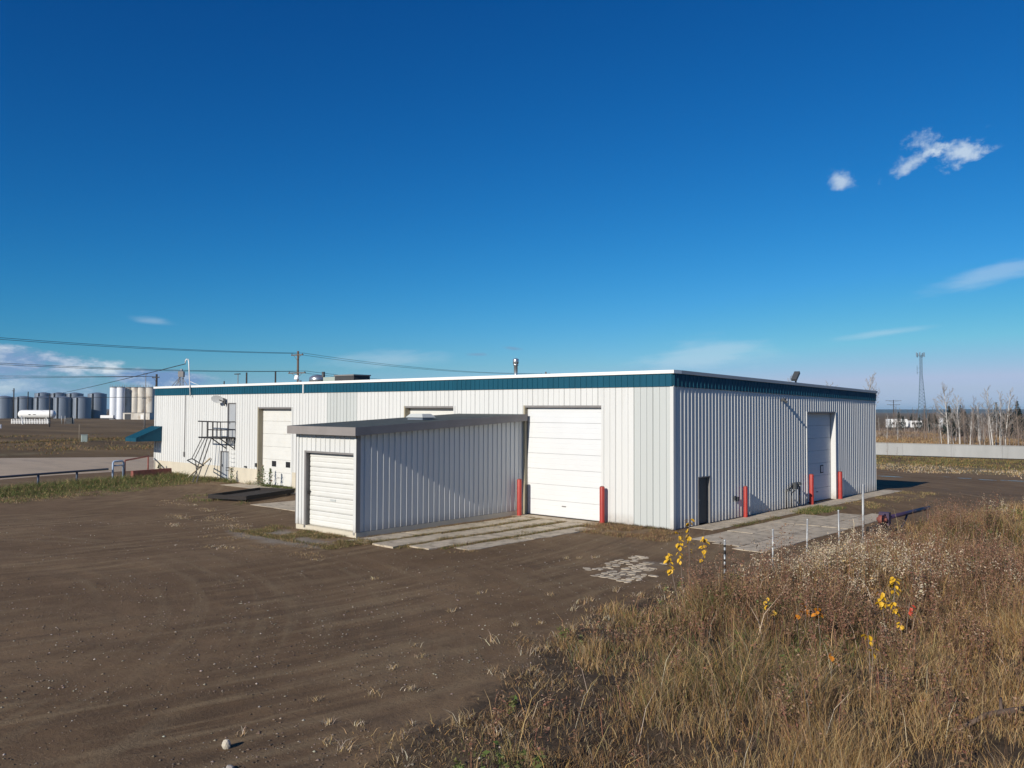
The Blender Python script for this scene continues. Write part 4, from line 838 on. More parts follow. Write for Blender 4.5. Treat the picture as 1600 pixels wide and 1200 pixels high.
def line_pts(x0, y0, x1, y1, n, j): 
    f = rng.random(n); return np.stack([x0+(x1-x0)*f+rng.normal(size=n)*j, y0+(y1-y0)*f+rng.normal(size=n)*j], 1)
def clumped(P, sc=.9, lo=.42, hi=.58): return P[rng.random(len(P)) < sstep(lo, hi, fbm(P[:, 0]*sc+50, P[:, 1]*sc, 3))]
j = [tufts(np.concatenate([line_pts(-6.35, -11, -6.35, -1.1, 330, .09), line_pts(-4.9, -10.8, -4.9, -1.1, 330, .09), line_pts(-3.55, -10, -3.55, -1.2, 300, .09), clumped(np.stack([rng.uniform(-7.5, -2.6, 500), rng.uniform(-10.8, -1.2, 500)], 1), 1.2, .52, .6)]), 20, .11, .07, [STRAW, OLIVE, GREEN, BROWN, DARK], [.22, .22, .14, .25, .17], .8),
     tufts(clumped(line_pts(-7.4, -11.2, -2.5, -9.7, 160, .3)), 18, .10, .08, [STRAW, BROWN, OLIVE], [.4, .4, .2], .9), tufts(line_pts(-8.0, -1.0, -3.3, -1.0, 60, .06), 14, .09, .06, [STRAW, BROWN, OLIVE], [.4, .4, .2], .8),
     tufts(line_pts(-7.65, -10.3, -7.62, -1.2, 90, .05), 16, .10, .06, [BROWN, DARK, OLIVE, STRAW], [.3, .3, .2, .2], .7)]
join('joint_weeds', j, 'weeds growing in the joints of the strips before the white overhead door', 'weeds')
j = [tufts(clumped(np.concatenate([line_pts(-3.2, -.7, .8, -1.0, 520, .42), np.stack([rng.uniform(-3.0, 1.6, 700), rng.uniform(-3.0, -.3, 700)], 1)]), 1.1, .40, .54), 20, .13, .10, [BROWN, STRAW, RED, DARK, OLIVE], [.32, .25, .18, .15, .1], .8), tufts(line_pts(-3.2, -.12, .1, -.12, 60, .04), 18, .16, .06, [BROWN, DARK, OLIVE], [.4, .3, .3], .6)]
join('corner_weeds', j, 'low brown weeds at the near corner of the warehouse', 'weeds')
j = [tufts(clumped(np.stack([rng.uniform(-13.4, -6.4, 1700), rng.uniform(-12.6, -10.45, 1700)], 1), 1.0, .38, .52), 20, .13, .10, [BROWN, OLIVE, GREEN, STRAW, DARK], [.3, .25, .13, .2, .12], .8), tufts(clumped(np.stack([rng.uniform(-14, -5, 260), rng.uniform(-14.2, -11.8, 260)], 1), .8, .5, .62), 18, .09, .10, [STRAW, GREY, BROWN], [.5, .25, .25], 1.0)]
join('shed_weeds', j, 'brown and green weeds before the roller door of the shed', 'weeds')
P = np.stack([rng.uniform(-46, -30.5, 6500), rng.uniform(-19, -.3, 6500)], 1); s_ = P[:, 0]+.27*(P[:, 1]+20)+36.0
band = sstep(-1.7, 0, s_)*sstep(7.5, 2.0, s_+(fbm(P[:, 0]*.5, P[:, 1]*.5, 3)-.5)*5); P1 = P[rng.random(len(P)) < band]; 
hh = .15+.35*sstep(4.5, .5, P1[:, 0]+.27*(P1[:, 1]+20)+36)
j = [tufts(P1, 18, hh*(.5+.8*rng.random(len(P1))), .16, [GREEN, OLIVE, (.10, .12, .035), BROWN, STRAW], [.3, .3, .15, .15, .1], .7, .014)]
P2 = np.stack([rng.uniform(-41, -24, 2600), rng.uniform(-18, -.6, 2600)], 1); s2 = P2[:, 0]+.3*(P2[:, 1]+18)+32; P2 = P2[rng.random(len(P2)) < sstep(-5, -2, s2)*sstep(3.2, .5, s2)*sstep(.40, .56, fbm(P2[:, 0]*.35, P2[:, 1]*1.2, 3))]
j += [tufts(P2, 16, .12, .16, [STRAW, BROWN, OLIVE, GREY], [.4, .25, .2, .15], 1.0, .013)]
j += [tufts(clumped(line_pts(-44, -.35, -31.8, -.4, 260, .22), .7, .4, .52), 18, .32, .1, [GREEN, OLIVE, BROWN, STRAW], [.35, .3, .2, .15], .6, .012), tufts(line_pts(-30.5, -.5, -20, -.6, 160, .15), 18, .22, .1, [GREEN, OLIVE, DARK], [.5, .35, .15], .6, .012), tufts(clumped(line_pts(-27, -6.6, -21.5, -7.7, 160, .45), .7, .36, .5), 18, .2, .12, [GREEN, OLIVE, STRAW, BROWN], [.3, .3, .25, .15], .8, .012)]
join('verge_weeds', j, 'green and brown weeds along the pipe rail and the foot of the long wall', 'weeds')
stp = [tufts(clumped(line_pts(-26, -9.2, -14, -11.6, 100, .5), .5, .5, .6), 24, .08, .2, [STRAW, PALE], [.6, .4], 1.2, .012), tufts([(-19.5, -11.7), (-19.2, -11.9), (-18.4, -11.9), (-16.6, -13.3), (-16.2, -13.4), (-21, -9.5), (-20.2, -9.7), (-23, -9), (-10, -15.2), (-9.4, -15)], 60, .09, .22, [STRAW, PALE], [.6, .4], 1.2, .012)]
join('straw_mats', stp, 'flattened straw mats on the dirt left of the shed', 'grass')
j = [tufts(clumped(line_pts(1.35, 1.5, 1.4, 13, 200, .12), .8, .3, .45), 18, .12, .07, [OLIVE, BROWN, DARK, GREEN], [.3, .3, .2, .2], .7), tufts(np.stack([rng.uniform(.9, 2.2, 160), rng.uniform(9.3, 13.0, 160)], 1), 22, .2, .1, [GREEN, OLIVE, STRAW], [.5, .35, .15], .7), tufts(clumped(np.stack([rng.uniform(1.2, 3.5, 260), rng.uniform(13, 25, 260)], 1), .5, .4, .5), 20, .13, .12, [OLIVE, STRAW, BROWN], [.4, .4, .2], .8)]
j += [tufts(np.stack([rng.uniform(1.7, 5.2, 60), np.full(60, 1.38)], 1), 6, .05, .05, [BROWN, DARK], [.5, .5], .8), tufts(line_pts(2.92, -2, 2.92, 10, 90, .02), 8, .05, .03, [DARK, BROWN], [.5, .5], .8), tufts(line_pts(4.07, -2, 4.07, 10.5, 90, .02), 8, .05, .03, [DARK, BROWN], [.5, .5], .8)]
join('walk_weeds', j, 'low weeds along the concrete walk by the shaded end wall', 'weeds')
# dry grass verge before the concrete wall, far weeds on the fields
P = np.stack([rng.uniform(-40, 14, 9000), rng.uniform(45, 76, 9000)], 1); yv = P[:, 1]+.1*P[:, 0]; P = P[rng.random(len(P)) < sstep(48.5, 52, yv+(fbm(P[:, 0]*.2, P[:, 1]*.2, 2)-.5)*6)*(.3+.7*sstep(.4, .6, fbm(P[:, 0]*.25, P[:, 1]*.6, 3)))]
gsel = sstep(55, 62, P[:, 1]+.1*P[:, 0])
a = P[rng.random(len(P)) > gsel]; b = P[rng.random(len(P)) < gsel]
join('verge_grass', [tufts(a, 8, .22, .22, [STRAW, PALE, GOLD], [.5, .3, .2], 1.0, .03), tufts(b, 8, .26, .22, [OLIVE, (.15, .14, .05), GOLD, BROWN], [.35, .3, .2, .15], .9, .03)], 'dry straw and green verge before the low concrete wall', 'grass')
P = np.stack([rng.uniform(-95, 15, 20000), rng.uniform(80, 178, 20000)], 1)
join('field_grass', [tufts(P, 7, .6, .4, [(.17, .11, .065), GOLD, (.22, .145, .085), STRAW], [.35, .15, .25, .25], .7, .06)], 'rust-brown dry grass field behind the concrete wall', 'grass')
P = np.concatenate([clumped(np.stack([rng.uniform(-150, -76, 9000), rng.uniform(-55, 70, 9000)], 1), .09, .42, .6), line_pts(-96, -50, -135, 70, 2600, .7)])
join('left_field_grass', [tufts(P, 6, .34, .4, [BROWN, OLIVE, GOLD, DARK], [.35, .3, .2, .15], .8, .05)], 'brown and olive grass on the field beyond the gravel lot', 'grass')
# broad-leaf weeds before the overhead door on the left
for (x, y, h) in [(-30.6, -.55, 1.0), (-29.9, -.7, 1.35), (-29.2, -.6, 1.15), (-34.1, -.5, .9), (-44.2, -.6, .8)]:
    nn = 120; f = rng.random(nn); LP = np.stack([x+rng.normal(size=nn)*.16*(1.1-f), y+rng.normal(size=nn)*.16*(1.1-f), .05+h*f], 1)
    st = blades(with_z(np.full(5, x), np.full(5, y)), np.full(5, h), np.full(5, .02), tints(5, [GREY, OLIVE], [.5, .5]), .2)
    join('weed_plant', [st, leaves(LP, .07*(.5+rng.random(nn)), tints(nn, [(.14, .17, .10), GREY, OLIVE], [.5, .2, .3]))], 'tall grey-green weed growing against the long white wall', 'weed', kind='').pop('kind', None)
for o in COL.objects:
    if o.name.startswith('weed_plant'): o['group'] = 'weeds against the long wall'

# pebbles and clods on the dirt
def pebbles(n, smin, smax, px, name, label, cols, wts):
    x, y = px(n); n = len(x); s = smin+(smax-smin)*rng.random(n)**3
    base_ = np.array([(1, 0, 0), (-1, 0, 0), (0, 1, 0), (0, -1, 0), (0, 0, 1), (0, 0, -1)], float); f = np.array([(0, 2, 4), (2, 1, 4), (1, 3, 4), (3, 0, 4), (2, 0, 5), (1, 2, 5), (3, 1, 5), (0, 3, 5)])
    q = base_[None]*s[:, None, None]*(.6+.8*rng.random((n, 6, 1))); q[:, :, 2] *= .6; an = rng.random(n)*6.28; c, s_ = np.cos(an)[:, None], np.sin(an)[:, None]
    X = q[:, :, 0]*c-q[:, :, 1]*s_; Y = q[:, :, 0]*s_+q[:, :, 1]*c; V = np.stack([X+x[:, None], Y+y[:, None], q[:, :, 2]+(gz(x, y)+s*.15)[:, None]], -1).reshape(-1, 3)
    F = (f[None]+np.arange(n)[:, None, None]*6).reshape(-1, 3); join(name, [(V, F, np.repeat(tints(n, cols, wts, .3), 6, 0))], label, 'gravel', 'veg')
def yardpts(n):
    r = 10.5+34*rng.random(n)**1.6; a = YAW+rng.uniform(-.62, .56, n); x = CAM.x-np.sin(a)*r; y = CAM.y+np.cos(a)*r
    k = (y < -.6) & (x < weed_edge(y)+1.5) & ~((x > -12.2) & (x < -7.3) & (y > -10.6)) & (fbm(x*.5+5, y*.5, 3)+.25*rng.random(n) > .52); return x[k], y[k]
pebbles(42000, .007, .032, yardpts, 'gravel', 'loose gravel and clods strewn over the dirt yard', [(.13, .10, .075), (.08, .06, .045), (.21, .175, .14), (.34, .30, .25)], [.42, .36, .17, .05])

# saplings with yellow autumn leaves
def leaf_mesh(s):
    return [(0, 0, 0), (-.38*s, .35*s, .05*s), (-.30*s, .75*s, .02*s), (0, 1.1*s, -.08*s), (.30*s, .75*s, .02*s), (.38*s, .35*s, .05*s), (0, .5*s, -.03*s)], [(0, 6, 1), (1, 6, 2), (2, 6, 3), (3, 6, 4), (4, 6, 5), (5, 6, 0)]
def sapling(x, y, stems, lab, leaf='yellow_leaf', lsz=.115, seed=0, dens=9, low=.35):
    rr = random.Random(seed); z = g1(x, y); t_ = tag(empty('sapling', (x, y, z)), lab, 'sapling', 'autumn saplings in the weeds')
    for (dx, dy, h, mt_) in stems:
        p = [Vector((dx*.5, dy*.5, -.1))]; m = 6; bx, by = rr.uniform(-.08, .08), rr.uniform(-.08, .08)
        for i in range(1, m+1): f = i/m; p.append(Vector((dx*(.5+.5*f)+bx*f*f+rr.uniform(-.01, .01), dy*(.5+.5*f)+by*f*f, h*f)))
        MB().tube(p, [.011*(1-.6*i/m) for i in range(m+1)], 5).build('stem', 'brown_twig', t_)
        for i in range(dens*2):
            f = rr.uniform(low, 1.0)**.8; k = min(m-1, int(f*m)); q = p[k].lerp(p[k+1], f*m-k)
            s = lsz*rr.uniform(.7, 1.2); vs, fs = leaf_mesh(s); Rm = Matrix.Rotation(rr.uniform(0, 6.28), 3, 'Z') @ Matrix.Rotation(rr.uniform(-1.3, -.2), 3, 'X') @ Matrix.Rotation(rr.uniform(-.5, .5), 3, 'Y')
            o_ = q+Rm @ Vector((0, .05, 0)); tw_ = None; MB().add([o_+Rm @ Vector(v) for v in vs], fs, False).build('leaf', mt_ or leaf, t_); MB().tube([q, o_], .003, 3).build('leaf_stalk', 'brown_twig', t_)
    return t_
sapling(7.5, -11.65, [(-.25, 0, 1.85, None), (.0, .1, 2.3, None), (.4, .3, 1.9, None), (-.45, -.2, 1.35, None)], 'tallest yellow leafed sapling beside the nearest fence post', seed=3, dens=11, low=.55, lsz=.115)
sapling(12.6, -11.95, [(-.22, 0, .95, None), (.12, .1, 1.3, None), (.2, -.1, .8, None)], 'bright yellow sapling in the middle of the tall weeds', seed=5, dens=9, low=.6, lsz=.115)
sapling(13.05, -12.35, [(0, 0, .95, 'red_leaf'), (-.1, -.2, .6, 'yellow_leaf')], 'single small stem with red leaves beside the bright yellow sapling', seed=6, dens=3, low=.8)
sapling(10.5, -13.4, [(0, 0, .95, None), (.15, .1, .7, 'yellow_leaf')], 'thin yellow leaved stems below the second fence post', seed=8, dens=3, low=.7)
sapling(11.3, -13.7, [(0, 0, .8, 'orange_leaf'), (.1, .3, .95, 'orange_leaf')], 'small orange leaved stems left of the weeds centre', seed=9, dens=3, low=.7)
sapling(11.9, -14.0, [(0, 0, .9, 'orange_leaf')], 'stem with a cluster of orange leaves right of the small orange stems', seed=14, dens=5, low=.75)
sapling(13.0, -16.2, [(0, 0, .7, 'orange_leaf')], 'short stem with orange leaves low in the foreground grass', seed=12, dens=3, low=.75)
sapling(13.2, -14.9, [(0, 0, .8, 'yellow_leaf'), (.1, -.1, .6, 'yellow_leaf')], 'few low yellow leaves below the bright yellow sapling', seed=18, dens=2, low=.7)
# driftwood log at the right
t = tag(empty('log', (15.6, -15.8, g1(15.6, -15.8)), R(65)), 'weathered grey log half buried at the lower right', 'log')
MB().tube([(-.9, 0, .02), (-.4, .04, .10), (.1, -.02, .12), (.7, .05, .08)], [.03, .045, .05, .035], 9).build('trunk', 'wood_pole', t); MB().tube([(-.1, 0, .12), (.15, .2, .22), (.3, .3, .2)], [.03, .022, .012], 6).build('branch_stub', 'wood_pole', t)

# ------------------------------------------------------------------ low concrete wall on the right
t = tag(empty('concrete_wall', (-20, 74.6, -.35)), 'long low pale concrete wall across the field on the right', 'wall')
x = -16.0; k = 0
wpan = None
while x < 40:
    wd = 5.2; o = MB().cbox((0, 0, 0), (wd*1.0084-.012, .22, 1.40), .004).build('wall_panel', 'concrete_wall', t, (x+wd/2, (x+wd/2+20)*.13, random.uniform(-.012, .012)), math.atan(.13)); x += wd
MB().prism([(-16.05, 1.41), (40, 1.41), (40, 1.47), (-16.05, 1.47)], 'y', -.16, .16).build('coping', 'concrete_wall', t)
cp = [c for c in t.children if c.name.startswith('coping')][0]
for v in cp.data.vertices: v.co.y += (v.co.x+20)*.13
# puddles
for k, (x, y, a, b, lab) in enumerate([(3.3, 44.9, 1.1, .30, 'largest sky-lit puddle at the right end of the dirt'), (1.5, 44.4, .7, .22, 'puddle just left of the largest one'), (-.2, 45.0, .6, .20, 'small puddle farther left, third along the row'), (5.2, 45.3, .8, .28, 'puddle cut by the right edge of the picture'), (-1.6, 45.4, .35, .12, 'smallest puddle at the left end of the row'), (-5.2, 42.6, 1.2, .22, 'thin puddle beyond the warehouse shadow')]):
    n = 40; pts = [(x+a*math.cos(q*6.283/n)*(.35+1.1*float(fbm(2*math.cos(q*6.283/n)+k*7, 2*math.sin(q*6.283/n)+3, 3))), y+b*math.sin(q*6.283/n)*(.3+1.3*float(fbm(2.4*math.cos(q*6.283/n)+k*5+31, 2.4*math.sin(q*6.283/n), 3)))) for q in range(n)]
    z = max(g1(*p) for p in pts)+.012; o = MB().add([(p[0], p[1], z) for p in pts], [tuple(range(n))]).build('puddle', 'water'); tag(o, lab, kind='structure')

# ------------------------------------------------------------------ bare trees
def tree_mesh(seed, H, r0, nb, spread, thick=1.0, up=.5, lv=3, split=None):
    rr = random.Random(seed); tr = MB(); tw = MB()
    def branch(p, d, ln, r, lev):
        n = 4 if lev else 9; pts = [p]; dd = d.copy()
        for i in range(n):
            dd = (dd+Vector((rr.uniform(-1, 1), rr.uniform(-1, 1), rr.uniform(-.3, .6)*(1 if lev else .3)))*(.16 if lev else .055)).normalized(); pts.append(pts[-1]+dd*ln/n)
        rs = [max(r*(1-.82*i/n), .006*thick) for i in range(n+1)]
        (tr if lev < 1 else tw).tube(pts, rs, 6 if lev == 0 else 3, cap=False)
        if lev >= lv: return
        cnt = nb if lev == 0 else (7 if lev == 1 else 5)
        for i in range(cnt):
            f = (.32+.66*(i+rr.random())/cnt) if lev == 0 else (.2+.78*(i+rr.random())/cnt); k = min(n-1, int(f*n)); q = pts[k].lerp(pts[k+1], f*n-k)
            a = rr.uniform(0, 6.283); ax = dd.orthogonal().normalized(); ax.rotate(Matrix.Rotation(a, 3, dd)); d2 = (dd*(up+.25*f)+ax*rr.uniform(.5, 1)).normalized(); d2 = (d2+Vector((0, 0, .35))).normalized()
            branch(q, d2, ln*spread*(1.15-.75*f if lev == 0 else .75-.2*f)*rr.uniform(.75, 1.2), rs[k]*.5, lev+1)
    branch(Vector((0, 0, -.2)), Vector((rr.uniform(-.06, .06), rr.uniform(-.06, .06), 1)).normalized(), H, r0, 0)
    return tr, tw
birches = []
for sd_, H, r0, nb, sp, th in [(1, 9.2, .14, 24, .36, 2.7), (2, 8.2, .11, 22, .33, 2.7), (3, 9.8, .12, 22, .27, 2.7), (4, 7.0, .075, 16, .24, 2.4), (5, 6.2, .055, 14, .22, 2.4)]:
    a, b = tree_mesh(sd_, H, r0, nb, sp, th); birches.append((a.mesh('trunk', 'birch_bark'), b.mesh('crown', 'twig')))
browns = []
for sd_, H, r0, nb, sp in [(11, 7.5, .07, 16, .2), (12, 6.5, .06, 15, .22), (13, 8.2, .075, 18, .18)]:
    a, b = tree_mesh(sd_, H, r0, nb, sp, 2.6); browns.append((a.mesh('trunk', 'brown_twig'), b.mesh('crown', 'brown_twig')))
def put_tree(ms, x, y, s, rz, name, lab, grp=None):
    t_ = tag(empty(name, (x, y, g1(x, y)-.05), rz), lab, 'tree', grp); t_.scale = (s, s, s); link('trunk', ms[0], t_); link('crown', ms[1], t_); return t_
put_tree(birches[0], -19.6, 113.5, 1.0, .4, 'birch_tree', 'thickest white birch right of the lattice tower')
put_tree(birches[1], -18.0, 113.6, .95, 2.0, 'birch_tree', 'leaning slimmer birch close beside the thickest one')
put_tree(birches[0], -38.3, 133.0, 1.24, 2.6, 'birch_tree', 'tall bare birch rising at the far corner of the warehouse')
put_tree(birches[1], -45.0, 131.0, 1.25, 1.1, 'birch_tree', 'bare crown showing over the far end of the roof')
put_tree(birches[2], -51.0, 129.0, 1.2, .3, 'birch_tree', 'bare twig tips above the end wall roof, left of the others')
put_tree(birches[2], -12.2, 108, .93, .3, 'birch_tree', 'slim white birch left of the dense thicket'); put_tree(birches[3], -11.5, 108.6, 1.2, 1.3, 'birch_tree', 'very thin white birch stem hugging the slim one'); put_tree(birches[2], -10.9, 109.2, .9, 2.3, 'birch_tree', 'third slim birch of the trio at the thicket edge')
put_tree(birches[1], -2.6, 102, 1.05, 2.9, 'birch_tree', 'tall white birch at the right edge of the picture'); put_tree(birches[2], -4.0, 107, 1.0, 4.0, 'birch_tree', 'white birch just left of the one at the right edge')
for i in range(110):
    p = place(random.uniform(1508, 1690) if i < 88 else random.uniform(1455, 1530), random.uniform(112, 150)); kind_ = random.random()
    ms = random.choice(browns) if kind_ < .78 else birches[random.choice((3, 4))]
    put_tree(ms, p.x, p.y, random.uniform(.62, 1.0), random.uniform(0, 6.28), 'thicket_tree', 'thin bare young tree in the dense thicket at the right', 'thin trees of the thicket')
for i in range(44):
    p = place(random.uniform(1372, 1520), random.uniform(150, 200)); put_tree(random.choice(browns+birches[3:]), p.x, p.y, random.uniform(.5, .85), random.uniform(0, 6.28), 'young_tree', 'small bare young tree on the field behind the concrete wall', 'young trees on the field')
nbr = 15000; pxs = rng.uniform(1350, 1700, nbr); dd_ = rng.uniform(158, 205, nbr); lat = (pxs-800)/1339*dd_
bx_ = CAM.x+cf.x*dd_+cr.x*lat; by_ = CAM.y+cf.y*dd_+cr.y*lat; dn = sstep(.40, .58, fbm(bx_*.10, by_*.10, 3))*(.22+.7*sstep(1490, 1560, pxs)); kk = rng.random(nbr) < dn; bx_, by_, pxs = bx_[kk], by_[kk], pxs[kk]
join('underbrush', [tufts(np.stack([bx_, by_], 1), 5, (.7+1.6*rng.random(len(bx_)))*np.where(pxs > 1510, 1.5, .8), .25, [(.17, .13, .105), (.22, .15, .10), (.12, .09, .075), (.26, .22, .19)], [.35, .25, .2, .2], .45, .045)], 'brown leafless brush between the trees behind the concrete wall', 'brush')
for k, (x, y, s) in enumerate([(-14.6, 70.4, .27), (-13.6, 70.6, .22), (-.7, 73.0, .5)]):
    put_tree(browns[k % 3], x, y, s, k, 'shrub', ['leafless shrub before the left end of the concrete wall', 'smaller leafless shrub beside the first', 'thin leafless sapling before the right end of the concrete wall'][k])
# dark spruces
def spruce_mesh(seed, H, R_):
    r_ = np.random.default_rng(seed); n = 900; f = r_.random(n)**.8; a = r_.random(n)*6.283; rad = R_*(1-f)*(.35+.75*r_.random(n))+.05
    P = np.stack([np.cos(a)*rad, np.sin(a)*rad, .4+H*f-.25*rad], 1); d = np.stack([np.cos(a), np.sin(a), -.35+.2*r_.random(n)], 1); s = np.stack([-np.sin(a), np.cos(a), .3*r_.normal(size=n)], 1); k = (.35+.5*(1-f))[:, None]
    V = np.stack([P-s*k*.35, P+s*k*.35, P+d*k], 1).reshape(-1, 3); F = np.arange(3*n).reshape(-1, 3); return mesh_np('crown', V, F, 'needles'), MB().tube([(0, 0, -.2), (0, 0, H)], [.16, .02], 6).mesh('trunk', 'dark_pole')
spr = [spruce_mesh(1, 9, 1.9), spruce_mesh(2, 7.5, 1.8), spruce_mesh(3, 11, 2.2)]
for i in range(70):
    px = random.uniform(1385, 1640); p = place(px, random.uniform(205, 290) if px < 1480 else random.uniform(165, 230)); m = random.choice(spr); s = random.uniform(.26, .48) if px < 1480 else random.uniform(.4, .68)
    put_tree((m[1], m[0]), p.x, p.y, s, random.uniform(0, 6.28), 'spruce_tree', 'dark spruce in the tree belt beyond the birches', 'dark spruces of the tree belt')
for k in range(5): put_tree((spr[k % 3][1], spr[k % 3][0]), -398+k*2.2, 148+k*2.2, .62+.1*(k % 3), k, 'spruce_tree', 'dark spruce standing between the grain bins and the pale silos', 'spruces by the silos')
# far wooded hills
hv = []; m = 160
for i in range(m):
    xx = -4200+6400*i/(m-1); yy = 3300+.0*xx
    hgt = 7+9*float(fbm(i*.05+3, 1.5, 3))+2.5*float(fbm(i*.45, 9.5, 2)); hv += [(xx, yy-700, -2), (xx, yy-250, hgt*.55), (xx, yy, hgt), (xx, yy+500, -2)]
hf = [(i*4+k, (i+1)*4+k, (i+1)*4+k+1, i*4+k+1) for i in range(m-1) for k in range(3)]
tag(MB().add(hv, hf, True).build('hills', 'hill_forest'), 'low dark wooded hills on the far horizon', kind='structure')

# ------------------------------------------------------------------ power line, poles
def pole(x, y, H, r=.16, mat='wood_pole', arms=(), lab='', grp=None, name='utility_pole', axis_=0., caps=True):
    t_ = tag(empty(name, (x, y, 0), axis_), lab, 'pole', grp); MB().tube([(0, 0, -.5), (0, 0, H)], [r, r*.7], 10).build('post', mat, t_)
    for z, w in arms:
        c = MB().box(-w/2, w/2, -.22, -.10, z-.07, z+.07).build('crossarm', mat, t_)
        for q in (-.45, .45): MB().lathe([(.05, 0), (.07, .05), (.05, .12), (.03, .2)], 8, (q*w, -.16, z+.07)).build('insulator', 'grey_trim', c)
        MB().bar((-w*.3, -.17, z-.05), (0, -.15, z-.7), .04).build('arm_brace', mat, t_); MB().bar((w*.3, -.17, z-.05), (0, -.15, z-.7), .04).build('arm_brace', mat, t_)
    return t_
LD = math.atan2(69.7, -13.7)   # direction of the power line in plan
PL = [(-66.9, -34.5), (-80.8, 36.3), (-94.6, 106.)]
for (x, y), lab in zip(PL, ['wooden power pole out of the frame on the left', 'wooden power pole with two crossarms behind the long roof', 'far power pole barely topping the roof edge']):
    if y < -30: lab = 'tall wooden power pole carrying the near end of the line'
    t = pole(x, y, 12.9, .20, 'wood_pole', ((12.35, 2.2), (9.9, 3.2)), lab, 'power poles of the main line', axis_=LD-math.pi/2)
    if y > 0 and y < 50: MB().tube([(.28, .1, 7.6), (.28, .1, 8.9)], .24, 10).build('transformer', 'galvanised', t)
def wire(a, b, sag, r=.025, n=18):
    a = Vector(a); b = Vector(b); return MB().tube([a.lerp(b, i/n)-Vector((0, 0, sag*4*(i/n)*(1-i/n))) for i in range(n+1)], r, 4, smooth=False)
perp = Vector((math.sin(LD), -math.cos(LD), 0))
for z, w, off, lab in ((12.6, 2.2, -.45, 'upper left power wire of the main line'), (12.6, 2.2, .45, 'upper right power wire of the main line'), (10.15, 3.2, -.45, 'lower left power wire of the main line'), (10.15, 3.2, .45, 'lower right power wire of the main line')):
    mb = MB()
    for (xa_, ya_), (xb_, yb_) in zip(PL[:-1], PL[1:]):
        o_ = perp*off*w; q = wire((xa_+o_.x, ya_+o_.y, z), (xb_+o_.x, yb_+o_.y, z), .9, .022); mb.add(q.v, q.f)
    tag(mb.build('power_wire', 'wire'), lab, 'wire', 'wires of the main power line')
tag(wire((-41.25, -.2, 8.3), (-344, 84, 8.5), 1.0, .03, 24).build('service_wire', 'wire'), 'service wire sloping from the white mast to the left', 'wire')
pole(-344.1, 86.5, 12.6, .3, 'dark_pole', ((11.6, 2.6),), 'dark pole with a transformer behind the grain bins', name='utility_pole')
pole(-340.1, 90.2, 11.3, .28, 'dark_pole', (), 'plain dark pole right of the transformer pole', name='utility_pole')
pole(-223.7, 56.2, 8.3, .17, 'dark_pole', (), 'plain dark pole standing before the white propane tank')
pole(-127.4, 38.9, 11.0, .24, 'dark_pole', ((10.4, 2.6),), 'dark pole with a crossarm at the far corner of the roof')
pole(-97.8, 38.7, 10.5, .17, 'dark_pole', (), 'plain dark pole end above the roof, left one of a pair')
pole(-94.5, 41.6, 10.7, .17, 'dark_pole', (), 'plain dark pole end above the roof, right one of a pair')
for x, y, h, lab in ((-178.1, 60.6, 13.0, 'tall lamp pole above the stained silos'), (-168.6, 56.0, 7.2, 'short lamp pole before the stained silos'), (-116.8, 48.4, 11.0, 'lamp pole rising behind the roof near the dish antenna')):
    t = tag(empty('lamp_pole', (x, y, 0)), lab, 'lamp pole', 'lamp poles on the left'); MB().tube([(0, 0, -.3), (0, 0, h)], [.11, .07], 8).build('post', 'grey_trim', t); MB().box(-1.0, .6, -.15, .15, h, h+.16).build('lamp_head', 'dark_door', t)
for z0_, lab in ((14.6, 'upper far wire crossing behind the bins'), (6.4, 'lower far wire crossing before the bins'), (10.2, 'middle far wire crossing before the bins')):
    tag(wire((-420, -160, z0_+3), (-127.4, 38.9, 10.6 if z0_ > 8 else 7), 1.5, .035, 20).build('far_wire', 'wire'), lab, 'wire', 'far wires on the left')
# transmission pole and lattice tower on the right
t = pole(-98.7, 333.5, 9.6, .2, 'dark_pole', ((9.2, 6.0), (7.6, 5.0)), 'distant pole with two wide crossarms left of the lattice tower', axis_=.3)
t = tag(empty('lattice_tower', (-136.9, 499.5, -.4)), 'tall blue-grey lattice mast with antennas at its top', 'tower')
Ht_ = 38.5; wd_ = lambda z: 3.1-2.2*min(1, z/27)
legs_ = [(math.cos(a), math.sin(a)) for a in (.3, 2.394, 4.489)]
for c, s in legs_: MB().tube([(c*wd_(0), s*wd_(0), 0), (c*wd_(27), s*wd_(27), 27), (c*.85, s*.85, Ht_)], .17, 5).build('leg', 'tower_steel', t)
mb = MB(); z = 0; k = 0
while z < Ht_-1:
    dz = 2.0 if z < 24 else 1.4
    for i in range(3):
        (c, s), (c2, s2) = legs_[i], legs_[(i+1) % 3]; a_, b_ = wd_(z), wd_(z+dz)
        mb.tube([(c*a_, s*a_, z), (c2*b_, s2*b_, z+dz)], .085, 3).tube([(c2*a_, s2*a_, z), (c*b_, s*b_, z+dz)], .085, 3).tube([(c*b_, s*b_, z+dz), (c2*b_, s2*b_, z+dz)], .08, 3)
    z += dz
mb.build('bracing', 'tower_steel', t)
for i in range(9):
    a = i*.698; r_ = 2.1; zz = Ht_-1.6+(.5 if i % 2 else 0); MB().box(-.25, .25, -.2, .2, 0, 2.3).build('antenna', 'tower_steel', t, (r_*math.cos(a), r_*math.sin(a), zz), a); 
mb = MB()
for i in range(9): a = i*.698; mb.tube([(0, 0, Ht_-.4), (2.1*math.cos(a), 2.1*math.sin(a), Ht_-.4)], .09, 4)
mb.build('antenna_arm', 'tower_steel', t)
for zz in (29.5, 27.0): MB().tube([(-1.9, 0, zz), (-1.9, 0, zz+2.6)], .13, 6).tube([(-1.9, 0, zz+1), (0, 0, zz+1)], .07, 4).build('whip_antenna', 'tower_steel', t)
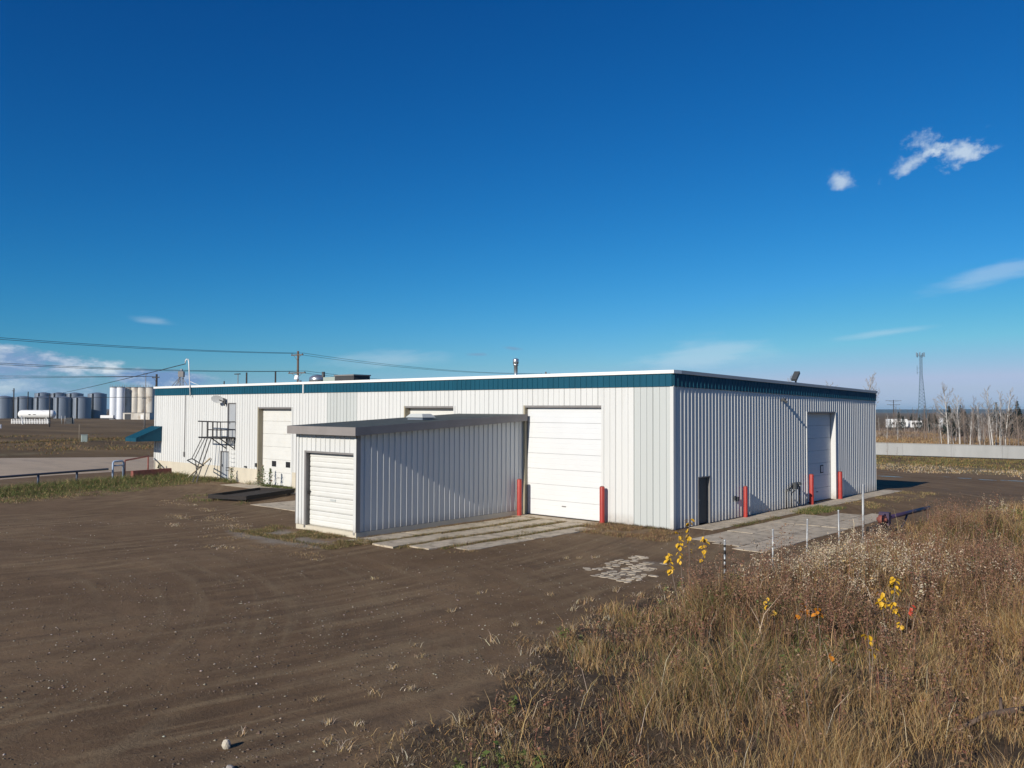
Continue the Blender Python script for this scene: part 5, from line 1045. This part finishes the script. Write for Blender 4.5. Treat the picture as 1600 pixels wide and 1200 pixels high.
# white trailers in the distance
def trailer(x, y, l, h, lab, rz=R(42), van=False):
    t_ = tag(empty('trailer', (x, y, -.35), rz), lab, 'trailer', 'white trailers in the distance')
    MB().prism([(-l/2, .5), (l/2-.5, .5), (l/2, 1.0), (l/2, h-.5), (l/2-.4, h), (-l/2+.2, h), (-l/2, h-.2)], 'y', -1.2, 1.2).build('body', 'white_paint', t_)
    for q in (-.28, .05, .3): MB().box(q*l-.4, q*l+.4, -1.22, -1.205, 1.4, 2.0).build('window', 'glass', t_)
    for q in (-.1, .1): MB().tube([(q*l, -1.25, .38), (q*l, -.9, .38)], .38, 12).build('wheel', 'rubber', t_)
trailer(-66, 235, 5.6, 3.0, 'longer white trailer left of the lattice tower base'); trailer(-62.5, 240, 3.6, 2.5, 'low white trailer just left of the tower base'); trailer(-55.5, 246, 3.2, 3.2, 'tall short white trailer right of the tower base'); trailer(-57.5, 243.0, 1.6, 1.9, 'smallest white trailer between the others')

# ------------------------------------------------------------------ grain bins, silos, propane tank
def tangent(px): return math.atan((px-800)/1339)
def bin_(x, y, r, h, lab):
    t_ = tag(empty('grain_bin', (x, y, 0)), lab, 'grain bin', 'galvanised grain bins'); pr = []; k = 14
    for i in range(k): z = h*i/k; pr += [(r, z), (r+.06, z+h/k*.5)]
    pr += [(r, h)]; MB().lathe(pr, 28).build('drum', 'galvanised', t_); MB().lathe([(r+.12, h-.02), (r+.1, h+.06), (r*.25, h+r*.17), (0.0, h+r*.19)], 28).build('roof', 'galvanised', t_)
    MB().box(r*.55, r*.75, -r*.85, -r*.70, 0, h+.2).build('ladder', 'soot', t_)
cr = Vector((math.cos(YAW), math.sin(YAW), 0)); cf = Vector((-math.sin(YAW), math.cos(YAW), 0))
def place(px, d): return CAM+cf*d+cr*((px-800)/1339*d)
for i, px in enumerate((-38, -16, 7, 37, 67, 98, 128)):
    p = place(px, 400+3*i); bin_(p.x, p.y, 4.25, 10.0, '%s grain bin of the front row beyond the white tank' % ('outermost left' if i == 0 else ['', 'cut-off left', 'leftmost whole', 'second whole', 'third whole', 'fourth whole', 'rightmost'][i]))
for i, px in enumerate((68, 92, 117, 152)):
    p = place(px, 428+2*i); bin_(p.x, p.y, 4.0 if i < 3 else 4.4, 12.2, '%s taller grain bin of the back row' % ['leftmost', 'second', 'third', 'rightmost'][i])
def silo(px, d, r, h, mat, lab):
    p = place(px, d); t_ = tag(empty('silo', (p.x, p.y, 0)), lab, 'silo', 'silos beside the roof end'); MB().lathe([(r, 0), (r, h)], 28).build('drum', mat, t_); MB().lathe([(r+.1, h), (r+.1, h+.25), (0, h+.5)], 28).build('cap', 'grey_trim', t_)
    mb = MB()
    for k in range(8): a = k*.785; mb.tube([(r*math.cos(a), r*math.sin(a), h+.2), (r*math.cos(a), r*math.sin(a), h+1.3)], .05, 4)
    mb.build('guard_rail', 'grey_trim', t_)
for px, m_, lab in ((178, 'silo_white', 'leftmost smooth pale blue-white silo'), (189, 'silo_white', 'second smooth pale silo, beside the stained ones'), (200.5, 'silo_stain', 'rust stained concrete silo, first from the pale pair'), (211.5, 'silo_stain', 'rust stained concrete silo, second from the pale pair'), (222, 'silo_stain', 'rust stained concrete silo, third from the pale pair'), (235, 'silo_stain', 'rust stained concrete silo partly behind the roof corner')):
    silo(px, 396 if m_ == 'silo_white' else 400, 1.75 if m_ == 'silo_white' else 1.85 if px != 235 else 2.2, 14.6, m_, lab)
p = place(203, 385); t = tag(empty('silo_shed', (p.x, p.y, 0), YAW), 'low pale building with a dark opening at the foot of the silos', 'building'); MB().box(-3, 9, 0, 4, 0, 2.9).build('wall', 'silo_stain', t); MB().box(-2.2, .6, -.05, -.01, 0, 2.5).build('door', 'soot', t); MB().box(5.0, 6.2, -.05, -.01, .2, 2.2).build('door', 'white_paint', t); MB().box(-3.1, 9.1, -.1, 4.1, 2.905, 3.1).build('roof', 'grey_trim', t)
p = place(168, 380); t = tag(empty('flat_trailer', (p.x, p.y, 0), YAW), 'low white load of goods left of the silos', 'trailer'); MB().box(-3, 2.6, 0, 2, .7, 1.9).build('load', 'white_paint', t); MB().box(-3.2, 2.8, .1, 1.9, .3, .69).build('bed', 'soot', t)
# grain leg tower behind the roof
p = place(283, 420); t = tag(empty('grain_elevator', (p.x, p.y, 0), YAW), 'grey elevator leg with sloping spouts above the roof', 'elevator'); 
mb = MB()
for a, b in ((-.8, -.8), (.8, -.8), (.8, .8), (-.8, .8)): mb.tube([(a, b, 0), (a, b, 23)], .16, 5)
for z in range(0, 22, 2): mb.tube([(-.8, -.8, z), (.8, -.8, z+2)], .1, 4).tube([(.8, -.8, z), (-.8, -.8, z+2)], .1, 4)
mb.build('tower_frame', 'grey_trim', t); MB().box(-1.3, 1.3, -1, 1, 20.5, 23.2).build('head_house', 'grey_trim', t); MB().box(-.5, .5, -.6, .6, 23.2, 24.4).build('motor_cover', 'galvanised', t)
for dx, z in ((-7, 13), (5.5, 13), (-3.2, 13), (-4.6, 13)): MB().tube([(0, -.5, 21), (dx, -.5, z), (dx*1.6, -.5, z-5)], .17, 5).build('spout', 'grey_trim', t)
# propane tank on saddles inside a white picket fence
p = place(58.5, 279); t = tag(empty('propane_tank', (p.x, p.y, 0), YAW), 'long white horizontal propane tank on saddles', 'tank')
prf = [(0.02, -6.0), (.7, -5.85), (1.12, -5.5), (1.32, -5.0), (1.36, -4.6), (1.36, 4.6), (1.32, 5.0), (1.12, 5.5), (.7, 5.85), (.02, 6.0)]
n = 24; vs = [(z, r*math.cos(6.283*k/n), 3.0+r*math.sin(6.283*k/n)) for r, z in prf for k in range(n)]
MB().add(vs, [(i*n+k, i*n+(k+1) % n, (i+1)*n+(k+1) % n, (i+1)*n+k) for i in range(len(prf)-1) for k in range(n)], True).build('vessel', 'white_paint', t)
for q in (-3.6, 3.6): MB().box(q-.25, q+.25, -1.0, 1.0, -.1, 2.1).build('saddle', 'concrete_wall', t)
MB().tube([(-1, -.6, 1.9), (-1, -1.0, .6), (2.5, -1.0, .6)], .09, 6).tube([(1.4, -.5, 1.9), (1.4, -1.1, .8)], .09, 6).build('piping', 'grey_trim', t)
MB().box(-2.0, -1.4, -1.42, -1.385, 2.75, 3.05).build('plate', 'dark_door', t); MB().box(-.6, .3, -1.42, -1.385, 2.8, 3.05).build('plate', 'grey_trim', t)
p = place(52, 272); t = tag(empty('picket_fence', (p.x, p.y, 0), YAW), 'short row of white stakes before the propane tank', 'fence')
for i in range(24): MB().box(-6.8+i*.52, -6.8+i*.52+.22, -.08, .08, -.1, 1.5+.1*math.sin(i*2.3)).build('picket', 'white_paint', t)
MB().box(-6.9, 5.6, -.05, .05, .55, .68).build('fence_rail', 'white_paint', t)
p = place(35.5, 262); tag(MB().bar((-.25, 0, 2.6), (.2, 0, -.2), .3).build('leaning_post', 'white_paint', None, tuple(p)[:2]+(0,), YAW), 'leaning white post before the picket fence', 'post')
p = place(110, 270); t = tag(empty('fuel_cabinet', (p.x, p.y, 0), YAW), 'dark cabinet between pale posts right of the propane tank', 'cabinet'); MB().box(-.9, .9, -.5, .5, .1, 2.0).build('cabinet', 'soot', t)
for q in (-2.6, -1.5, 1.2): MB().tube([(q, 0, 0), (q, 0, 2.6)], .11, 6).build('post', 'gal_post', t)
p = place(133, 127); t = tag(empty('transformer_box', (p.x, p.y, 0), YAW+.5), 'pale green utility box standing alone on the field', 'utility box'); MB().cbox((0, 0, 0), (.85, .75, 1.05), .04).build('cabinet', 'unit_green', t); MB().box(-.47, .47, -.42, .42, 1.052, 1.1).build('lid', 'unit_green', t)
MB().tube([(-.7, 0, -.1), (-.7, 0, 2.6)], .02, 5).build('marker_rod', 'lumber', t)
p = place(2, 210); t = tag(empty('marker_post', (p.x, p.y, 0)), 'short white marker post at the far left of the field', 'post'); MB().cbox((0, 0, -.1), (.4, .4, 1.0), .04).build('post', 'white_paint', t); MB().cbox((0, 0, .9), (.46, .46, .1), .02).build('cap', 'white_paint', t)

# ------------------------------------------------------------------ the air
hz = bpy.data.materials.new('haze'); hz.use_nodes = True; t_ = hz.node_tree; t_.nodes.clear()
vo = t_.nodes.new('ShaderNodeVolumePrincipled'); vo.inputs['Color'].default_value = (.46, .76, 1, 1); vo.inputs['Density'].default_value = .00012; vo.inputs['Anisotropy'].default_value = 0
om = t_.nodes.new('ShaderNodeOutputMaterial'); t_.links.new(vo.outputs[0], om.inputs['Volume']); MATS['haze'] = hz
tag(MB().box(-9900, 9900, -9900, 9900, -3.5, 46).build('haze', 'haze'), 'thin clear autumn air over the flat land', kind='stuff')
